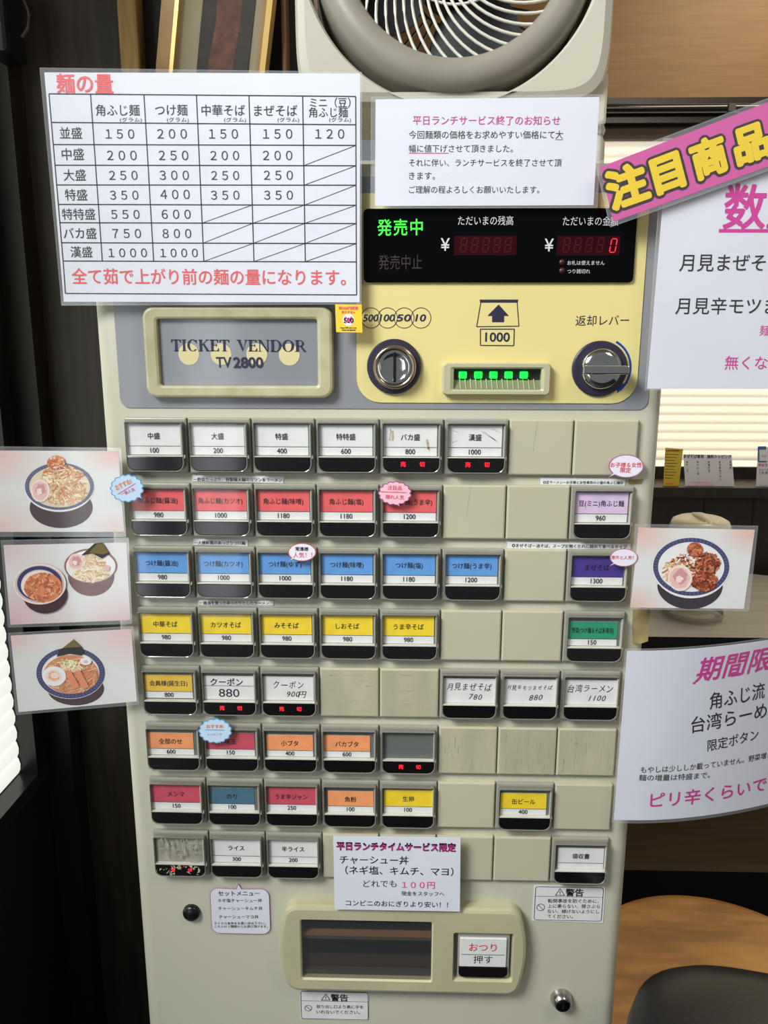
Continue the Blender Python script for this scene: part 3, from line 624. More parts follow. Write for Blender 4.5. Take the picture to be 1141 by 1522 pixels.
def tri_mark(b, q, y, x0, x1, yt_, yb_):
    p = [q(x0, yb_), q((x0 + x1) / 2, yt_), q(x1, yb_)]; wd = 0.0007
    for i in range(3): b.stroke([p[i], p[(i + 1) % 3]], wd, y, INK)
    cx = (x0 + x1) / 2; h = yb_ - yt_; b.stroke([q(cx, yt_ + h * .38), q(cx, yt_ + h * .7)], 0.0008, y, INK); b.stroke([q(cx, yt_ + h * .78), q(cx, yt_ + h * .88)], 0.0008, y, INK)
def ban_mark(b, q, y, cx, cy, r):
    c = q(cx, cy); R = abs(q(cx + r, cy)[0] - c[0]); b.band(ell(*c, R, R, 32), ell(*c, R - 0.0006, R - 0.0006, 32), y, INK); b.stroke([(c[0] - R * .68, c[1] + R * .68), (c[0] + R * .68, c[1] - R * .68)], 0.0006, y, INK)
def border(b, q, y, x0, y0, x1, y1, sl, r=0.003):
    a = q(x0, y1); c = q(x1, y0); O = rr(a[0], a[1], c[0], c[1], r); I = rr(a[0] + .0006, a[1] + .0006, c[0] - .0006, c[1] - .0006, r - .0005); b.band(O, I, y, INK)
def draw_a(b, q, y):
    border(b, q, y, 408, 786, 865, 998, 0); b.stroke([q(411, 842), q(862, 850)], 0.0004, y, INK); tri_mark(b, q, y, 549, 609, 793, 837)
    b.text('警告', q(615, 842), q(730, 844), y, INK, bold=0.02); ban_mark(b, q, y, 453, 915, 27)
    for s, x0, x1, yy in (('転倒事故を防ぐために、', 500, 832, 884), ('上に乗らない、揺さぶら', 498, 838, 918), ('ない、傾けないようにし', 497, 835, 952), ('てください。', 497, 662, 984)): b.text(s, q(x0, yy), q(x1, yy + 3), y, INK, bold=0.006)
def draw_b(b, q, y):
    border(b, q, y, 113, 345, 350, 437, 0, 0.0025); b.stroke([q(114, 374), q(349, 378)], 0.0004, y, INK); tri_mark(b, q, y, 184, 215, 350, 372)
    b.text('警告', q(218, 375), q(278, 376), y, INK, bold=0.02); ban_mark(b, q, y, 138, 400, 13)
    for s, x0, x1, yy in (('取り出し口より奥に手を', 167, 332, 400), ('いれないでください。', 167, 320, 419)): b.text(s, q(x0, yy), q(x1, yy + 2), y, INK, bold=0.006)
warning(crop(700, 1140, 4.388), (410, 770), (875, 782), (860, 1018), (395, 1003), None, draw_a, label='larger white warning label by the receipt button')
warning(K, (110, 340), (353, 347), (348, 445), (110, 438), None, draw_b, label='smaller white warning label under the tray')
# old tape marks on the right edge
b = MB(); TP = mat('yellowed_old_tape', (176, 156, 106), 0.6, var=0.25, vscale=40)
q = crop(720, 790, 3.68)
b.flat([at(*q(*p), BF - 0.0003) for p in ((812, 425), (880, 425), (905, 425), (898, 520), (893, 600), (850, 615), (812, 612), (806, 520))], BF - 0.0003, TP); b.build('old_tape', mach, label='long yellowed remains of old tape'); b = MB()
q = crop(700, 600, 3.68); b.flat([at(*q(*p), BF - 0.0003) for p in ((862, 415), (945, 412), (932, 440), (862, 442))], BF - 0.0003, TP)
b.build('old_tape', mach, label='short yellowed remains of old tape')

# ================================================================== PAPER NOTICES ON THE MACHINE
def quad_sheet(b, C4, y, th, m, nx=1, nz=1):
    """C4 = bl, br, tr, tl in (x,z); front at depth y (number or function), thickness th behind it"""
    Y = y if callable(y) else (lambda x, z: y)
    bl_, br_, tr_, tl_ = [Vector(p) for p in C4]; g = []
    for j in range(nz + 1):
        for i in range(nx + 1):
            u, v = i / nx, j / nz; p = (bl_ * (1 - u) + br_ * u) * (1 - v) + (tl_ * (1 - u) + tr_ * u) * v; g.append((p.x, p.y))
    W = nx + 1; n = len(g); V = [(x, Y(x, z), z) for x, z in g] + [(x, Y(x, z) + th, z) for x, z in g]; F = []
    for j in range(nz):
        for i in range(nx): a = j * W + i; F.append((a, a + 1, a + W + 1, a + W))
    rim = [i for i in range(nx)] + [nx + W * j for j in range(nz)] + [nz * W + nx - i for i in range(nx)] + [(nz - j) * W for j in range(nz)]
    b.add(V[:n], F, m, smooth=nx > 1); b.add(V[n:], [tuple(reversed(q)) for q in F], m, smooth=nx > 1)
    F = []
    for k in range(len(rim)): a, c = rim[k], rim[(k + 1) % len(rim)]; F.append((a, n + a, n + c, c))
    b.add(V, F, m)
def film(parent, C4, y, inner, nx=1):
    b = MB(); Y = y if callable(y) else (lambda x, z: y)
    quad_sheet(b, C4, lambda x, z: Y(x, z) - 0.0009, 0.00005, FILM, nx, 1)
    b2 = MB(); o = [Vector(p) for p in C4]; i = [Vector(p) for p in inner]
    for k in range(4):
        k2 = (k + 1) % 4; n = nx if k in (0, 2) else 1
        for t in range(n):
            a0 = o[k].lerp(o[k2], t / n); a1 = o[k].lerp(o[k2], (t + 1) / n); c0 = i[k].lerp(i[k2], t / n); c1 = i[k].lerp(i[k2], (t + 1) / n)
            b2.add([(p.x, Y(p.x, p.y) + 0.0002, p.y) for p in (a0, a1, c1, c0)], [(0, 1, 2, 3)], FILM_EDGE)
        b2.stroke([tuple(o[k].lerp(o[k2], t / 8)) for t in range(9)], 0.0009, lambda x, z: Y(x, z) - 0.0004, MATS['key_cap_light_edge'] if False else FILM_EDGE)
    b.v_off = 0
    b.add(b2.v, b2.f, FILM_EDGE); return b.build('laminating_film', parent, label='clear laminating film')
class Sign:
    def __init__(s, name, Zc, y, corners, filmc=None, m=None, nx=1, origin=None):
        s.Z = Zc; s.y = y; s.name = name; s.b = MB(); s.C = [on_surface(*Zc(*p), y) for p in corners]; s.nx = nx
        quad_sheet(s.b, s.C, y, 0.0004, m or PAPER, nx, 1); s.F = [on_surface(*Zc(*p), y) for p in filmc] if filmc else None
    def q(s, x, y): return on_surface(*s.Z(x, y), s.y)
    def lay(s, k): return (lambda x, z: s.y(x, z) - 0.00012 * k) if callable(s.y) else s.y - 0.00012 * k
    def t(s, txt, x0, y0, x1, y1, m=None, hpx=None, **kw):
        a, c = s.q(x0, y0), s.q(x1, y1); h = None
        if hpx: h = hpx * abs(s.q(x0, y0 - 50)[1] - a[1]) / 50
        s.b.text(txt, a, c, s.lay(2), m or INK, h=h, **kw)
    def line(s, pts, wd, m=None, k=1): s.b.stroke([s.q(*p) for p in pts], wd, s.lay(k), m or INK)
    def done(s, label, cat, group=None):
        zs = [p[1] for p in s.C]; xs = [p[0] for p in s.C]; root = empty(s.name, ((min(xs) + max(xs)) / 2, s.y if not callable(s.y) else s.y(sum(xs) / 4, zs[0]), min(zs)), label, cat, group)
        s.b.build('printed_sheet', root)
        if s.F: film(root, s.F, s.y, s.C, s.nx)
        return root
# --- noodle quantity chart
S = Sign('noodle_chart', crop(50, 90, 2.282), -0.0095, ((102, 818), (1105, 820), (1107, 44), (36, 40)), ((96, 830), (1110, 826), (1112, 40), (22, 26)))
S.t('麺の量', 80, 111, 270, 112, RED, bold=0.02)
XT = [52, 193, 374, 552, 730, 912, 1092]; XBm = [100, 233, 407, 577, 747, 921, 1094]
LL = [(52, 113), (60, 210), (66, 285), (72, 355), (78, 422), (84, 488), (90, 550), (95, 618), (100, 680), (108, 790)]; RRy = [122, 218, 288, 357, 423, 491, 553, 621, 683, 795]
def tp(ci, ri):
    lx, ly = LL[ri]; t = ri / 8.0; rx = 1092 + (1.0 * 2 if ri < 9 else 3)
    u = (LL[ri][1] - 113) / (680 - 113); x = XT[ci] + (XBm[ci] - XT[ci]) * min(u, 1.2)
    if ri == 9: x = lx + (1095 - lx) * (0 if ci == 0 else 1)
    f = (x - lx) / (1092 - lx); return (x, ly + (RRy[ri] - ly) * f)
LW = 0.0010
for ri in range(10): S.line([tp(0, ri), tp(6, ri)], LW)
for ci in range(7): S.line([tp(ci, 0), tp(ci, 8)], LW)
S.line([tp(0, 8), tp(0, 9)], LW); S.line([tp(6, 8), tp(6, 9)], LW)
for ci, ri in [(5, r) for r in range(2, 8)] + [(c, r) for c in (3, 4) for r in range(5, 8)]: S.line([tp(ci, ri + 1), tp(ci + 1, ri)], 0.0006)
for s_, x0, x1, yy in (('角ふじ麺', 212, 360, 188), ('つけ麺', 413, 522, 187), ('中華そば', 570, 717, 188), ('まぜそば', 748, 894, 188), ('ミニ（豆）', 937, 1074, 160), ('角ふじ麺', 933, 1065, 193)): S.t(s_, x0, yy, x1, yy, bold=.006)
for x0, x1 in ((293, 367), (452, 526), (646, 720), (827, 900), (1002, 1076)): S.t('(グラム)', x0, 211, x1, 211, hpx=18)
for s_, x0, x1, yy in (('並盛', 90, 165, 265), ('中盛', 97, 172, 338), ('大盛', 103, 178, 408), ('特盛', 108, 183, 475), ('特特盛', 98, 210, 540), ('バカ盛', 103, 214, 604), ('漢盛', 127, 200, 668)): S.t(s_, x0, yy, x1, yy, bold=.006)
for s_, x0, x1, yy in (('１５０', 245, 342, 265), ('２００', 250, 350, 338), ('２５０', 257, 353, 405), ('３５０', 260, 356, 472), ('５５０', 264, 360, 537), ('７５０', 268, 365, 602), ('１０００', 255, 385, 667),
    ('２００', 420, 520, 265), ('２５０', 425, 525, 338), ('３００', 428, 527, 405), ('４００', 431, 530, 470), ('６００', 435, 533, 537), ('８００', 438, 535, 602), ('１０００', 430, 557, 667),
    ('１５０', 595, 693, 265), ('２００', 600, 697, 338), ('２５０', 603, 697, 405), ('３５０', 602, 698, 472), ('１５０', 778, 877, 265), ('２００', 778, 877, 338), ('２５０', 781, 879, 405), ('３５０', 782, 879, 472), ('１２０', 955, 1053, 265)): S.t(s_, x0, yy, x1, yy, bold=.006)
S.t('全て茹で上がり前の麺の量になります。', 132, 758, 1058, 763, RED, bold=0.012, hpx=54)
S.done('white laminated chart of noodle weights by bowl size with a red heading', 'notice')
# --- lunch service notice
S = Sign('lunch_notice', crop(430, 0, 2.282), -0.0085, ((290, 699), (1031, 696), (1051, 329), (292, 337)), ((276, 706), (1043, 704), (1060, 322), (278, 330)))
S.t('平日ランチサービス終了のお知らせ', 418, 424, 917, 425, PINK, bold=0.008)
for s_, x0, x1, yy in (('今回麵類の価格をお求めやすい価格にて', 405, 898, 471), ('幅に値下げさせて頂きました。', 405, 757, 517), ('それに伴い、ランチサービスを終了させて頂', 405, 922, 565), ('きます。', 405, 493, 609), ('ご理解の程よろしくお願いいたします。', 405, 847, 656)): S.t(s_, x0, yy, x1, yy)
S.t('大', 901, 471, 927, 471); S.line([(901, 474), (927, 474)], 0.0007, PINK); S.line([(405, 520), (539, 520)], 0.0007, PINK)
S.done('white notice with pink heading about the weekday lunch service ending', 'notice')
# --- pink banner and the two posters on the right
S = Sign('pink_banner', crop(860, 0, 4.06), -0.020, ((210, 1338), (1420, 906), (1420, 508), (128, 1008)), ((190, 1370), (1420, 930), (1420, 490), (98, 985)), m=mat('banner_pink', (206, 88, 158), 0.45))
YEL = mat('banner_yellow', (236, 202, 36), 0.45)
for ch, x0, y0, x1, y1, hp in (('注', 208, 1268, 428, 1190, 228), ('目', 482, 1172, 638, 1114, 205), ('商', 716, 1088, 902, 1020, 222), ('品', 965, 998, 1155, 930, 205)):
    a, c = S.q(x0, y0), S.q(x1, y1); h = hp * abs(S.q(x0, y0 - 50)[1] - a[1]) / 50
    S.b.text(ch, a, c, S.lay(2), mat('banner_outline', (44, 30, 30), 0.5), h=h, bold=0.122); S.b.text(ch, a, c, S.lay(5), YEL, h=h, bold=0.054)
S.done('slanted pink banner with fat yellow characters outlined in black', 'banner')
S = Sign('limited_quantity_poster', crop(860, 150, 3.381), -0.013, ((343, 1446), (1560, 1449), (1560, 200), (448, 200)), ((332, 1452), (1575, 1455), (1575, 190), (425, 190)))
S.t('数量限定', 722, 643, 1590, 643, PINK, bold=0.02, hpx=222); S.line([(703, 653), (1540, 653)], 0.0030, PINK)
S.t('月見まぜそば', 503, 857, 1030, 857, hpx=86, bold=0.008); S.t('月見辛モツまぜそば', 483, 1072, 1265, 1072, hpx=84, bold=0.008)
S.t('麺は', 905, 1180, 1010, 1180, PINK, hpx=52); S.t('無くなり次第終了', 730, 1350, 1310, 1352, PINK, bold=0.006)
S.done('white poster with big magenta heading partly covered by the pink banner', 'poster')
def bend(x, z): return -0.010 + (0.85 * max(0.0, x - 0.500) ** 1.7)
S = Sign('limited_period_poster', crop(900, 930, 4.734), bend, ((57, 1366), (1480, 1130), (1480, -20), (150, 178)), nx=24)
S.C[1] = (S.C[1][0], S.C[0][1] - 0.001); S.C[2] = (S.C[2][0], S.C[3][1] + 0.004); S.b = MB(); quad_sheet(S.b, S.C, bend, 0.0004, PAPER, 24, 1)
S.F = [(S.C[0][0] - 0.002, S.C[0][1] - 0.003), (S.C[1][0] + 0.004, S.C[1][1] - 0.003), (S.C[2][0] + 0.004, S.C[2][1] + 0.003), (S.C[3][0] - 0.002, S.C[3][1] + 0.002)]
S.t('期間限定', 625, 398, 1300, 268, PINK, bold=0.02, hpx=165, shear=0.28); S.line([(612, 406), (900, 350), (1141, 300), (1300, 262)], 0.0024, PINK)
S.t('角ふじ流', 730, 592, 1115, 508, hpx=118, bold=0.008); S.t('台湾らーめん', 600, 757, 1235, 615, hpx=115, bold=0.008); S.t('限定ボタン', 715, 886, 1072, 800, hpx=82, bold=0.006)
S.t('もやしは少ししか載っていません。野菜増し', 243, 1036, 1165, 925, hpx=46, bold=0.004); S.t('麺の増量は特盛まで。', 230, 1090, 730, 1070, hpx=44, bold=0.004)
S.t('ピリ辛くらいです', 310, 1280, 1230, 1130, PINK, hpx=105, bold=0.014)
S.done('curled white poster with slanted magenta heading above a noodle offer', 'poster')

# --- ramen photographs
STK = {}
def ink(n, c): return mat('print_' + n, c, 0.45)
PH_PAPER = {}
def photo_paper(name, tint, corners):
    m = bpy.data.materials.new(name); m.use_nodes = True; nt = m.node_tree; bs_ = nt.nodes['Principled BSDF']; bs_.inputs['Roughness'].default_value = 0.4
    tc = nt.nodes.new('ShaderNodeTexCoord'); sp = nt.nodes.new('ShaderNodeSeparateXYZ'); nt.links.new(tc.outputs['Generated'], sp.inputs[0])
    def M(op, a, c=None):
        n = nt.nodes.new('ShaderNodeMath'); n.operation = op
        for i, v in enumerate((a, c)):
            if v is None: continue
            if isinstance(v, (int, float)): n.inputs[i].default_value = v
            else: nt.links.new(v, n.inputs[i])
        return n.outputs[0]
    tot = None
    for cx, cz, st, rad in corners:
        dx = M('SUBTRACT', sp.outputs['X'], cx); dz = M('SUBTRACT', sp.outputs['Z'], cz); d = M('SQRT', M('ADD', M('MULTIPLY', dx, dx), M('MULTIPLY', dz, dz)))
        f = M('MULTIPLY', M('MAXIMUM', M('SUBTRACT', 1.0, M('DIVIDE', d, rad)), 0.0), st); tot = f if tot is None else M('MAXIMUM', tot, f)
    mx = nt.nodes.new('ShaderNodeMix'); mx.data_type = 'RGBA'; mx.inputs[6].default_value = rgb((228, 228, 224)); mx.inputs[7].default_value = rgb(tint); nt.links.new(tot, mx.inputs[0]); nt.links.new(mx.outputs[2], bs_.inputs['Base Color'])
    return m
class Food:
    """printed bowl picture, drawn in the sheet's own crop coordinates"""
    def __init__(s, S, seed): s.S = S; s.k = 1; s.r = random.Random(seed)
    def el(s, cx, cy, rx, ry, m, n=44): s.S.b.flat([s.S.q(x, y) for x, y in ell(cx, cy, rx, ry, n)], s.S.lay(s.k), m); s.k += 1
    def poly(s, pts, m): s.S.b.flat([s.S.q(*p) for p in pts], s.S.lay(s.k), m); s.k += 1
    def blob(s, cx, cy, rx, ry, m, n=18, jit=.25): s.S.b.flat([s.S.q(cx + rx * cos(a) * (1 + s.r.uniform(-jit, jit)), cy + ry * sin(a) * (1 + s.r.uniform(-jit, jit))) for a in [2 * pi * i / n for i in range(n)]], s.S.lay(s.k), m); s.k += 0.25
    def strands(s, cx, cy, rx, ry, cnt, ln, wd, mats):
        for i in range(cnt):
            a = s.r.uniform(0, 2 * pi); d = sqrt(s.r.random()); x = cx + rx * d * cos(a); y = cy + ry * d * sin(a); t = s.r.uniform(0, 2 * pi); cv = s.r.uniform(-1.6, 1.6); pts = []
            for j in range(7):
                if ((x - cx) / (rx * 1.1)) ** 2 + ((y - cy) / (ry * 1.1)) ** 2 > 1: break
                pts.append((x, y)); x += cos(t) * ln / 6; y += sin(t) * ln / 6 * .8; t += cv / 6
            if len(pts) < 3: continue
            s.S.b.stroke([s.S.q(*p) for p in pts], wd * s.r.uniform(.7, 1.2), s.S.lay(s.k + i * 0.012), s.r.choice(mats))
        s.k += cnt * 0.012 + 0.3
    def rim(s, cx, cy, rx, ry, wd, m, dash=None, n=60):
        s.S.b.band([s.S.q(x, y) for x, y in ell(cx, cy, rx, ry, n)], [s.S.q(x, y) for x, y in ell(cx, cy, rx - wd, ry - wd * .85, n)], s.S.lay(s.k), m); s.k += .5
        if dash:
            for i in range(56):
                a = 2 * pi * i / 56; s.S.b.stroke([s.S.q(cx + (rx - wd * f) * cos(a + o), cy + (ry - wd * .85 * f) * sin(a + o)) for f, o in ((.3, 0), (.3, .05), (.7, .05), (.7, .0))], 0.0003, s.S.lay(s.k), dash)
            s.k += .3
NB, NVY, WH, CREAM = ink('bowl_plum', (64, 34, 40)), ink('bowl_navy', (50, 52, 104)), ink('bowl_white', (240, 238, 236)), ink('broth_cream', (232, 214, 178))
MUT = ink('bowl_navy_faded', (88, 84, 118)); PALE = ink('dash_pale', (140, 142, 182))
NO = [ink('noodle_a', (244, 226, 190)), ink('noodle_b', (228, 198, 150)), ink('noodle_c', (250, 238, 214)), ink('noodle_d', (206, 160, 110))]
ME = [ink('meat_a', (176, 92, 60)), ink('meat_b', (140, 64, 42)), ink('meat_c', (206, 124, 84)), ink('meat_d', (96, 46, 34))]
PK = [ink('pork_pink', (234, 190, 184)), ink('pork_rose', (212, 150, 152)), ink('pork_cream', (242, 222, 208)), ink('pork_red', (190, 110, 112))]
ORG = [ink('broth_orange', (222, 138, 90)), ink('broth_orange_light', (238, 176, 128)), ink('broth_orange_deep', (200, 104, 66))]
NORI = ink('nori_dark', (54, 50, 42)); NORI2 = ink('nori_olive', (120, 100, 52)); BAMB = ink('bamboo', (224, 142, 104)); GRN = ink('scallion', (190, 208, 120))
def pork(F, cx, cy, rx, ry):
    F.el(cx, cy, rx, ry, PK[2]); F.blob(cx - rx * .05, cy, rx * .82, ry * .82, PK[0], jit=.08); F.blob(cx + rx * .05, cy - ry * .1, rx * .55, ry * .55, PK[1], jit=.25); F.blob(cx - rx * .1, cy + ry * .1, rx * .3, ry * .28, PK[2], jit=.3)
ZL = crop(0, 640, 3.541)
S = Sign('ramen_photo', ZL, -0.0095, ((-40, 533), (653, 533), (622, 108), (-52, 105)), ((-48, 556), (662, 558), (636, 92), (-62, 84)), m=photo_paper('photo_print_rose', (236, 172, 158), ((0, 1, .8, .5), (1, 1, .9, .32), (0, 0, .6, .5), (1, 0, .5, .3))))
F = Food(S, 1)
F.el(322, 405, 166, 108, NB); F.el(313, 300, 182, 128, WH); F.rim(313, 293, 181, 124, 22, MUT, PALE); F.el(315, 296, 160, 108, CREAM)
F.blob(330, 300, 120, 95, NO[0], jit=.15); F.strands(335, 290, 125, 100, 230, 80, 0.0013, NO + [ME[2], ORG[1]]); F.strands(300, 235, 70, 50, 60, 50, 0.0012, NO + [ME[2]]); pork(F, 215, 315, 50, 60)
F.el(298, 168, 48, 38, ORG[0]); F.strands(298, 168, 42, 34, 60, 22, 0.0010, [ORG[1], ORG[2], PK[2], ME[0]])
S.done('laminated photo of a noodle bowl heaped with sprouts, topmost of the left three', 'photo', 'ramen photos on the left edge')
S = Sign('ramen_photo', ZL, -0.0090, ((55, 1022), (685, 997), (665, 590), (18, 603)), ((44, 1034), (694, 1015), (676, 564), (6, 578)), m=photo_paper('photo_print_mauve', (222, 170, 178), ((0, 1, .6, .5), (0, 0, .9, .6), (1, 0, .8, .5), (.3, 0, .5, .4))))
F = Food(S, 2)
F.el(480, 765, 122, 106, ink('bowl_brown', (112, 62, 56))); F.el(478, 712, 140, 92, ink('bowl_rim_brown', (140, 78, 72))); F.el(478, 714, 130, 84, WH); F.blob(480, 745, 95, 52, NO[0], jit=.12); F.strands(485, 735, 92, 62, 170, 90, 0.0011, NO); F.strands(490, 690, 60, 45, 60, 60, 0.0011, NO); pork(F, 402, 690, 42, 44); F.el(565, 722, 16, 15, PK[0]); F.poly(((430, 655), (500, 592), (545, 590), (580, 645), (540, 672), (490, 645)), NORI); F.poly(((470, 640), (515, 595), (545, 592), (575, 640), (545, 650)), NORI2)
F.el(240, 860, 116, 100, NB); F.el(213, 805, 138, 108, ink('bowl_greyrose', (206, 190, 190))); F.rim(213, 805, 138, 106, 9, PK[2]); F.rim(213, 802, 118, 92, 22, NVY); F.el(215, 812, 100, 78, PK[2]); F.el(232, 822, 100, 78, ORG[0]); F.strands(232, 822, 92, 72, 150, 26, 0.0016, ORG + [ME[0], ME[2]])
S.done('laminated photo of dipping noodles in two bowls, middle of the left three', 'photo', 'ramen photos on the left edge')
S = Sign('ramen_photo', ZL, -0.0095, ((98, 1482), (720, 1425), (690, 1045), (56, 1080)), ((86, 1494), (730, 1440), (700, 1030), (44, 1066)), m=photo_paper('photo_print_blush', (232, 182, 178), ((0, 1, .9, .4), (1, 1, .8, .5), (.5, 1, .5, .3))))
F = Food(S, 3)
F.el(398, 1358, 150, 88, NB); F.el(372, 1280, 180, 132, WH); F.rim(372, 1275, 180, 134, 28, NVY, PALE); F.el(374, 1277, 150, 108, WH); F.el(376, 1282, 145, 102, ORG[0]); F.strands(380, 1285, 130, 90, 150, 80, 0.0011, ORG + [NO[1], NO[3]]); F.strands(360, 1235, 80, 40, 60, 60, 0.0011, NO); F.strands(370, 1225, 40, 20, 30, 25, 0.0012, [GRN, NO[2]])
F.poly(((300, 1188), (310, 1160), (390, 1096), (432, 1135), (448, 1170), (430, 1182), (370, 1172)), NORI); F.poly(((335, 1142), (390, 1096), (430, 1135)), NORI2); F.el(288, 1290, 62, 52, WH); F.blob(285, 1288, 44, 34, PK[2], jit=.2); F.blob(285, 1288, 30, 24, ORG[1], jit=.25); F.el(292, 1285, 22, 16, PK[2])
for x in (345, 395): F.poly(((x, 1262), (x + 30, 1258), (x + 78, 1345), (x + 45, 1358)), BAMB)
F.el(455, 1210, 30, 20, WH); F.el(456, 1212, 12, 8, PK[0])
S.done('laminated photo of ramen with a nori sheet, lowest of the left three', 'photo', 'ramen photos on the left edge')
S = Sign('ramen_photo', crop(920, 570, 3.9), -0.0095, ((65, 1299), (722, 1306), (786, 848), (113, 836)), ((62, 1306), (748, 1318), (802, 826), (92, 816)), m=photo_paper('photo_print_peach', (232, 168, 140), ((0, 1, .8, .4), (1, 1, .8, .35), (0, 0, .7, .35))))
F = Food(S, 4)
F.poly([(220, 1165)] + [(410 + 190 * cos(radians(a)), 1170 + 138 * sin(radians(a))) for a in range(172, 2, -8)] + [(597, 1160)], ink('bowl_black', (40, 24, 32))); F.el(416, 1070, 221, 175, WH); F.rim(416, 1062, 220, 168, 28, NVY, PALE); F.el(416, 1063, 192, 144, WH)
F.strands(360, 1090, 110, 80, 110, 70, 0.0014, NO + ORG); F.strands(420, 1040, 120, 60, 130, 60, 0.0014, NO + ME + [WH]); F.strands(510, 1040, 70, 60, 90, 50, 0.0018, ME); F.blob(490, 1145, 75, 55, ME[1], jit=.2); F.strands(490, 1145, 75, 55, 120, 30, 0.0016, ME); pork(F, 350, 1125, 70, 76); F.el(435, 960, 46, 42, ME[0]); F.strands(435, 960, 40, 38, 70, 22, 0.0013, [ME[0], ME[2], ORG[0], ME[1]])
S.done('laminated photo of a soupless noodle bowl on the right edge', 'photo')

# --- small cards, speech bubbles and caption strips
S = Sign('lunch_card', crop(480, 1140, 3.681), -0.0135, ((63, 779), (748, 791), (752, 387), (55, 378)))
S.t('平日ランチタイムサービス限定', 75, 454, 724, 463, mat('dark_outline', (60, 14, 46), .5), hpx=46, bold=0.045); a = S.q(77, 451); c_ = S.q(722, 460); S.b.text('平日ランチタイムサービス限定', a, c_, S.lay(4), PINK, bold=0.008, h=40 * 0.000178)
S.t('チャーシュー丼', 92, 528, 467, 533, bold=0.01); S.t('（ネギ塩、キムチ、マヨ）', 122, 586, 712, 596, bold=0.01); S.t('どれでも', 220, 656, 402, 656); S.t('１００円', 432, 663, 610, 665, HOT, bold=0.014); S.t('現金をスタッフへ', 428, 703, 662, 706, bold=0.006); S.t('コンビニのおにぎりより安い！！', 125, 758, 682, 770, bold=0.008)
S.done('white card with magenta heading advertising the 100 yen lunch rice bowl', 'card')
def bubble(name, Zc, outline, tail, y, fill, edge, label, cat, draw, ewidth=0.0009, scallop=0):
    def q(x, yy): return at(*Zc(x, yy), y)
    cx, cy, rx, ry = outline; n = 144; pts = []
    for k in range(n):
        a = 2 * pi * k / n; s = 1 + (0.11 * abs(sin(scallop * a / 2)) if scallop else 0)
        x, yy = cx + rx * s * cos(a), cy + ry * s * sin(a)
        if tail:
            ta = atan2((tail[1] - cy) / ry, (tail[0] - cx) / rx); da = (a - ta + pi) % (2 * pi) - pi
            if abs(da) < 0.03: x, yy = tail
        pts.append(q(x, yy))
    c0 = q(cx, cy); b = MB(); b.loft([[(x, y, z) for x, z in pts], [(x, y + 0.0008, z) for x, z in pts]], edge, cap1=True)
    b.band(pts, [(c0[0] + (x - c0[0]) * .93, c0[1] + (z - c0[1]) * .93) for x, z in pts], y, edge)
    inn = [(c0[0] + (x - c0[0]) * .93, c0[1] + (z - c0[1]) * .93) for x, z in pts]; b.flat(inn, y, fill)
    draw(b, q, y - 0.0003); o = b.build(name); return tag(o, label, cat, 'speech bubble stickers')
SKY = mat('bubble_sky', (196, 222, 242), .45); SKYE = mat('bubble_blue_edge', (96, 158, 206), .45); PNK = mat('bubble_pink', (244, 190, 206), .45); PNKE = mat('bubble_plum_edge', (150, 84, 120), .45); LAV = mat('bubble_white', (236, 232, 242), .45); LAVE = mat('bubble_rose_edge', (178, 110, 140), .45); ORI = mat('bubble_orange_ink', (240, 150, 70), .45); CORAL = mat('bubble_coral_ink', (232, 92, 108), .45)
Z1 = crop(160, 600, 3.68)
def d1(b, q, y): b.text('おすすめ!', q(50, 475), q(134, 436), y, ORI, bold=.025, h=.0052); b.stroke([q(55, 495), q(152, 436)], .0006, y, CORAL); b.text('一番人気', q(76, 506), q(152, 475), y, CORAL, bold=.008)
bubble('speech_bubble', Z1, (105, 463, 84, 70), (190, 520), -0.0155, SKY, SKYE, 'pale blue cloud sticker between the top left photo and the first red button', 'sticker', d1, scallop=15)
Z2 = crop(450, 600, 3.68)
def d2(b, q, y): b.text('注目品', q(462, 471), q(540, 473), y, CORAL, bold=.006); b.stroke([q(425, 481), q(565, 486)], .0007, y, CORAL); b.text('隠れ人気', q(453, 520), q(552, 524), y, CORAL, bold=.006)
bubble('speech_bubble', Z2, (503, 490, 84, 60), (528, 566), -0.010, PNK, PNKE, 'pink cloud sticker covering the corner of a red button', 'sticker', d2, scallop=15)
Z3 = crop(700, 600, 3.68)
def d3(b, q, y): b.text('お子様＆女性', q(760, 347), q(931, 347), y, CORAL, bold=.012); b.text('限定', q(814, 376), q(871, 377), y, CORAL, bold=.012)
bubble('speech_bubble', Z3, (848, 342, 96, 63), (752, 403), -0.004, LAV, LAVE, 'white oval bubble with pink text above the lilac button', 'sticker', d3)
Z4 = crop(170, 790, 3.68)
def d4(b, q, y): b.text('常連様', q(990, 105), q(1060, 106), y, INK, bold=.012); b.text('人気！！', q(977, 143), q(1082, 141), y, CORAL, bold=.004)
bubble('speech_bubble', Z4, (1026, 113, 77, 49), (955, 160), -0.010, LAV, mat('bubble_red_edge', (200, 84, 84), .45), 'white oval bubble with black and pink text on a blue button', 'sticker', d4)
Z5 = crop(720, 790, 3.68)
def d5(b, q, y): b.text('意外と人気！！', q(692, 151), q(834, 152), y, CORAL, bold=.008)
bubble('speech_bubble', Z5, (762, 143, 77, 49), (682, 190), -0.010, LAV, LAVE, 'white oval bubble with one line of pink text on the violet button', 'sticker', d5)
Z6 = crop(190, 970, 3.68)
def d6(b, q, y): b.text('おすすめ', q(430, 412), q(520, 412), y, ORI, bold=.025); b.stroke([q(423, 421), q(528, 423)], .0006, y, SKYE); b.text('トッピング', q(438, 453), q(515, 453), y, CORAL)
bubble('speech_bubble', Z6, (477, 428, 84, 62), (506, 498), -0.010, SKY, SKYE, 'pale blue cloud sticker on the crimson topping button', 'sticker', d6, scallop=15)
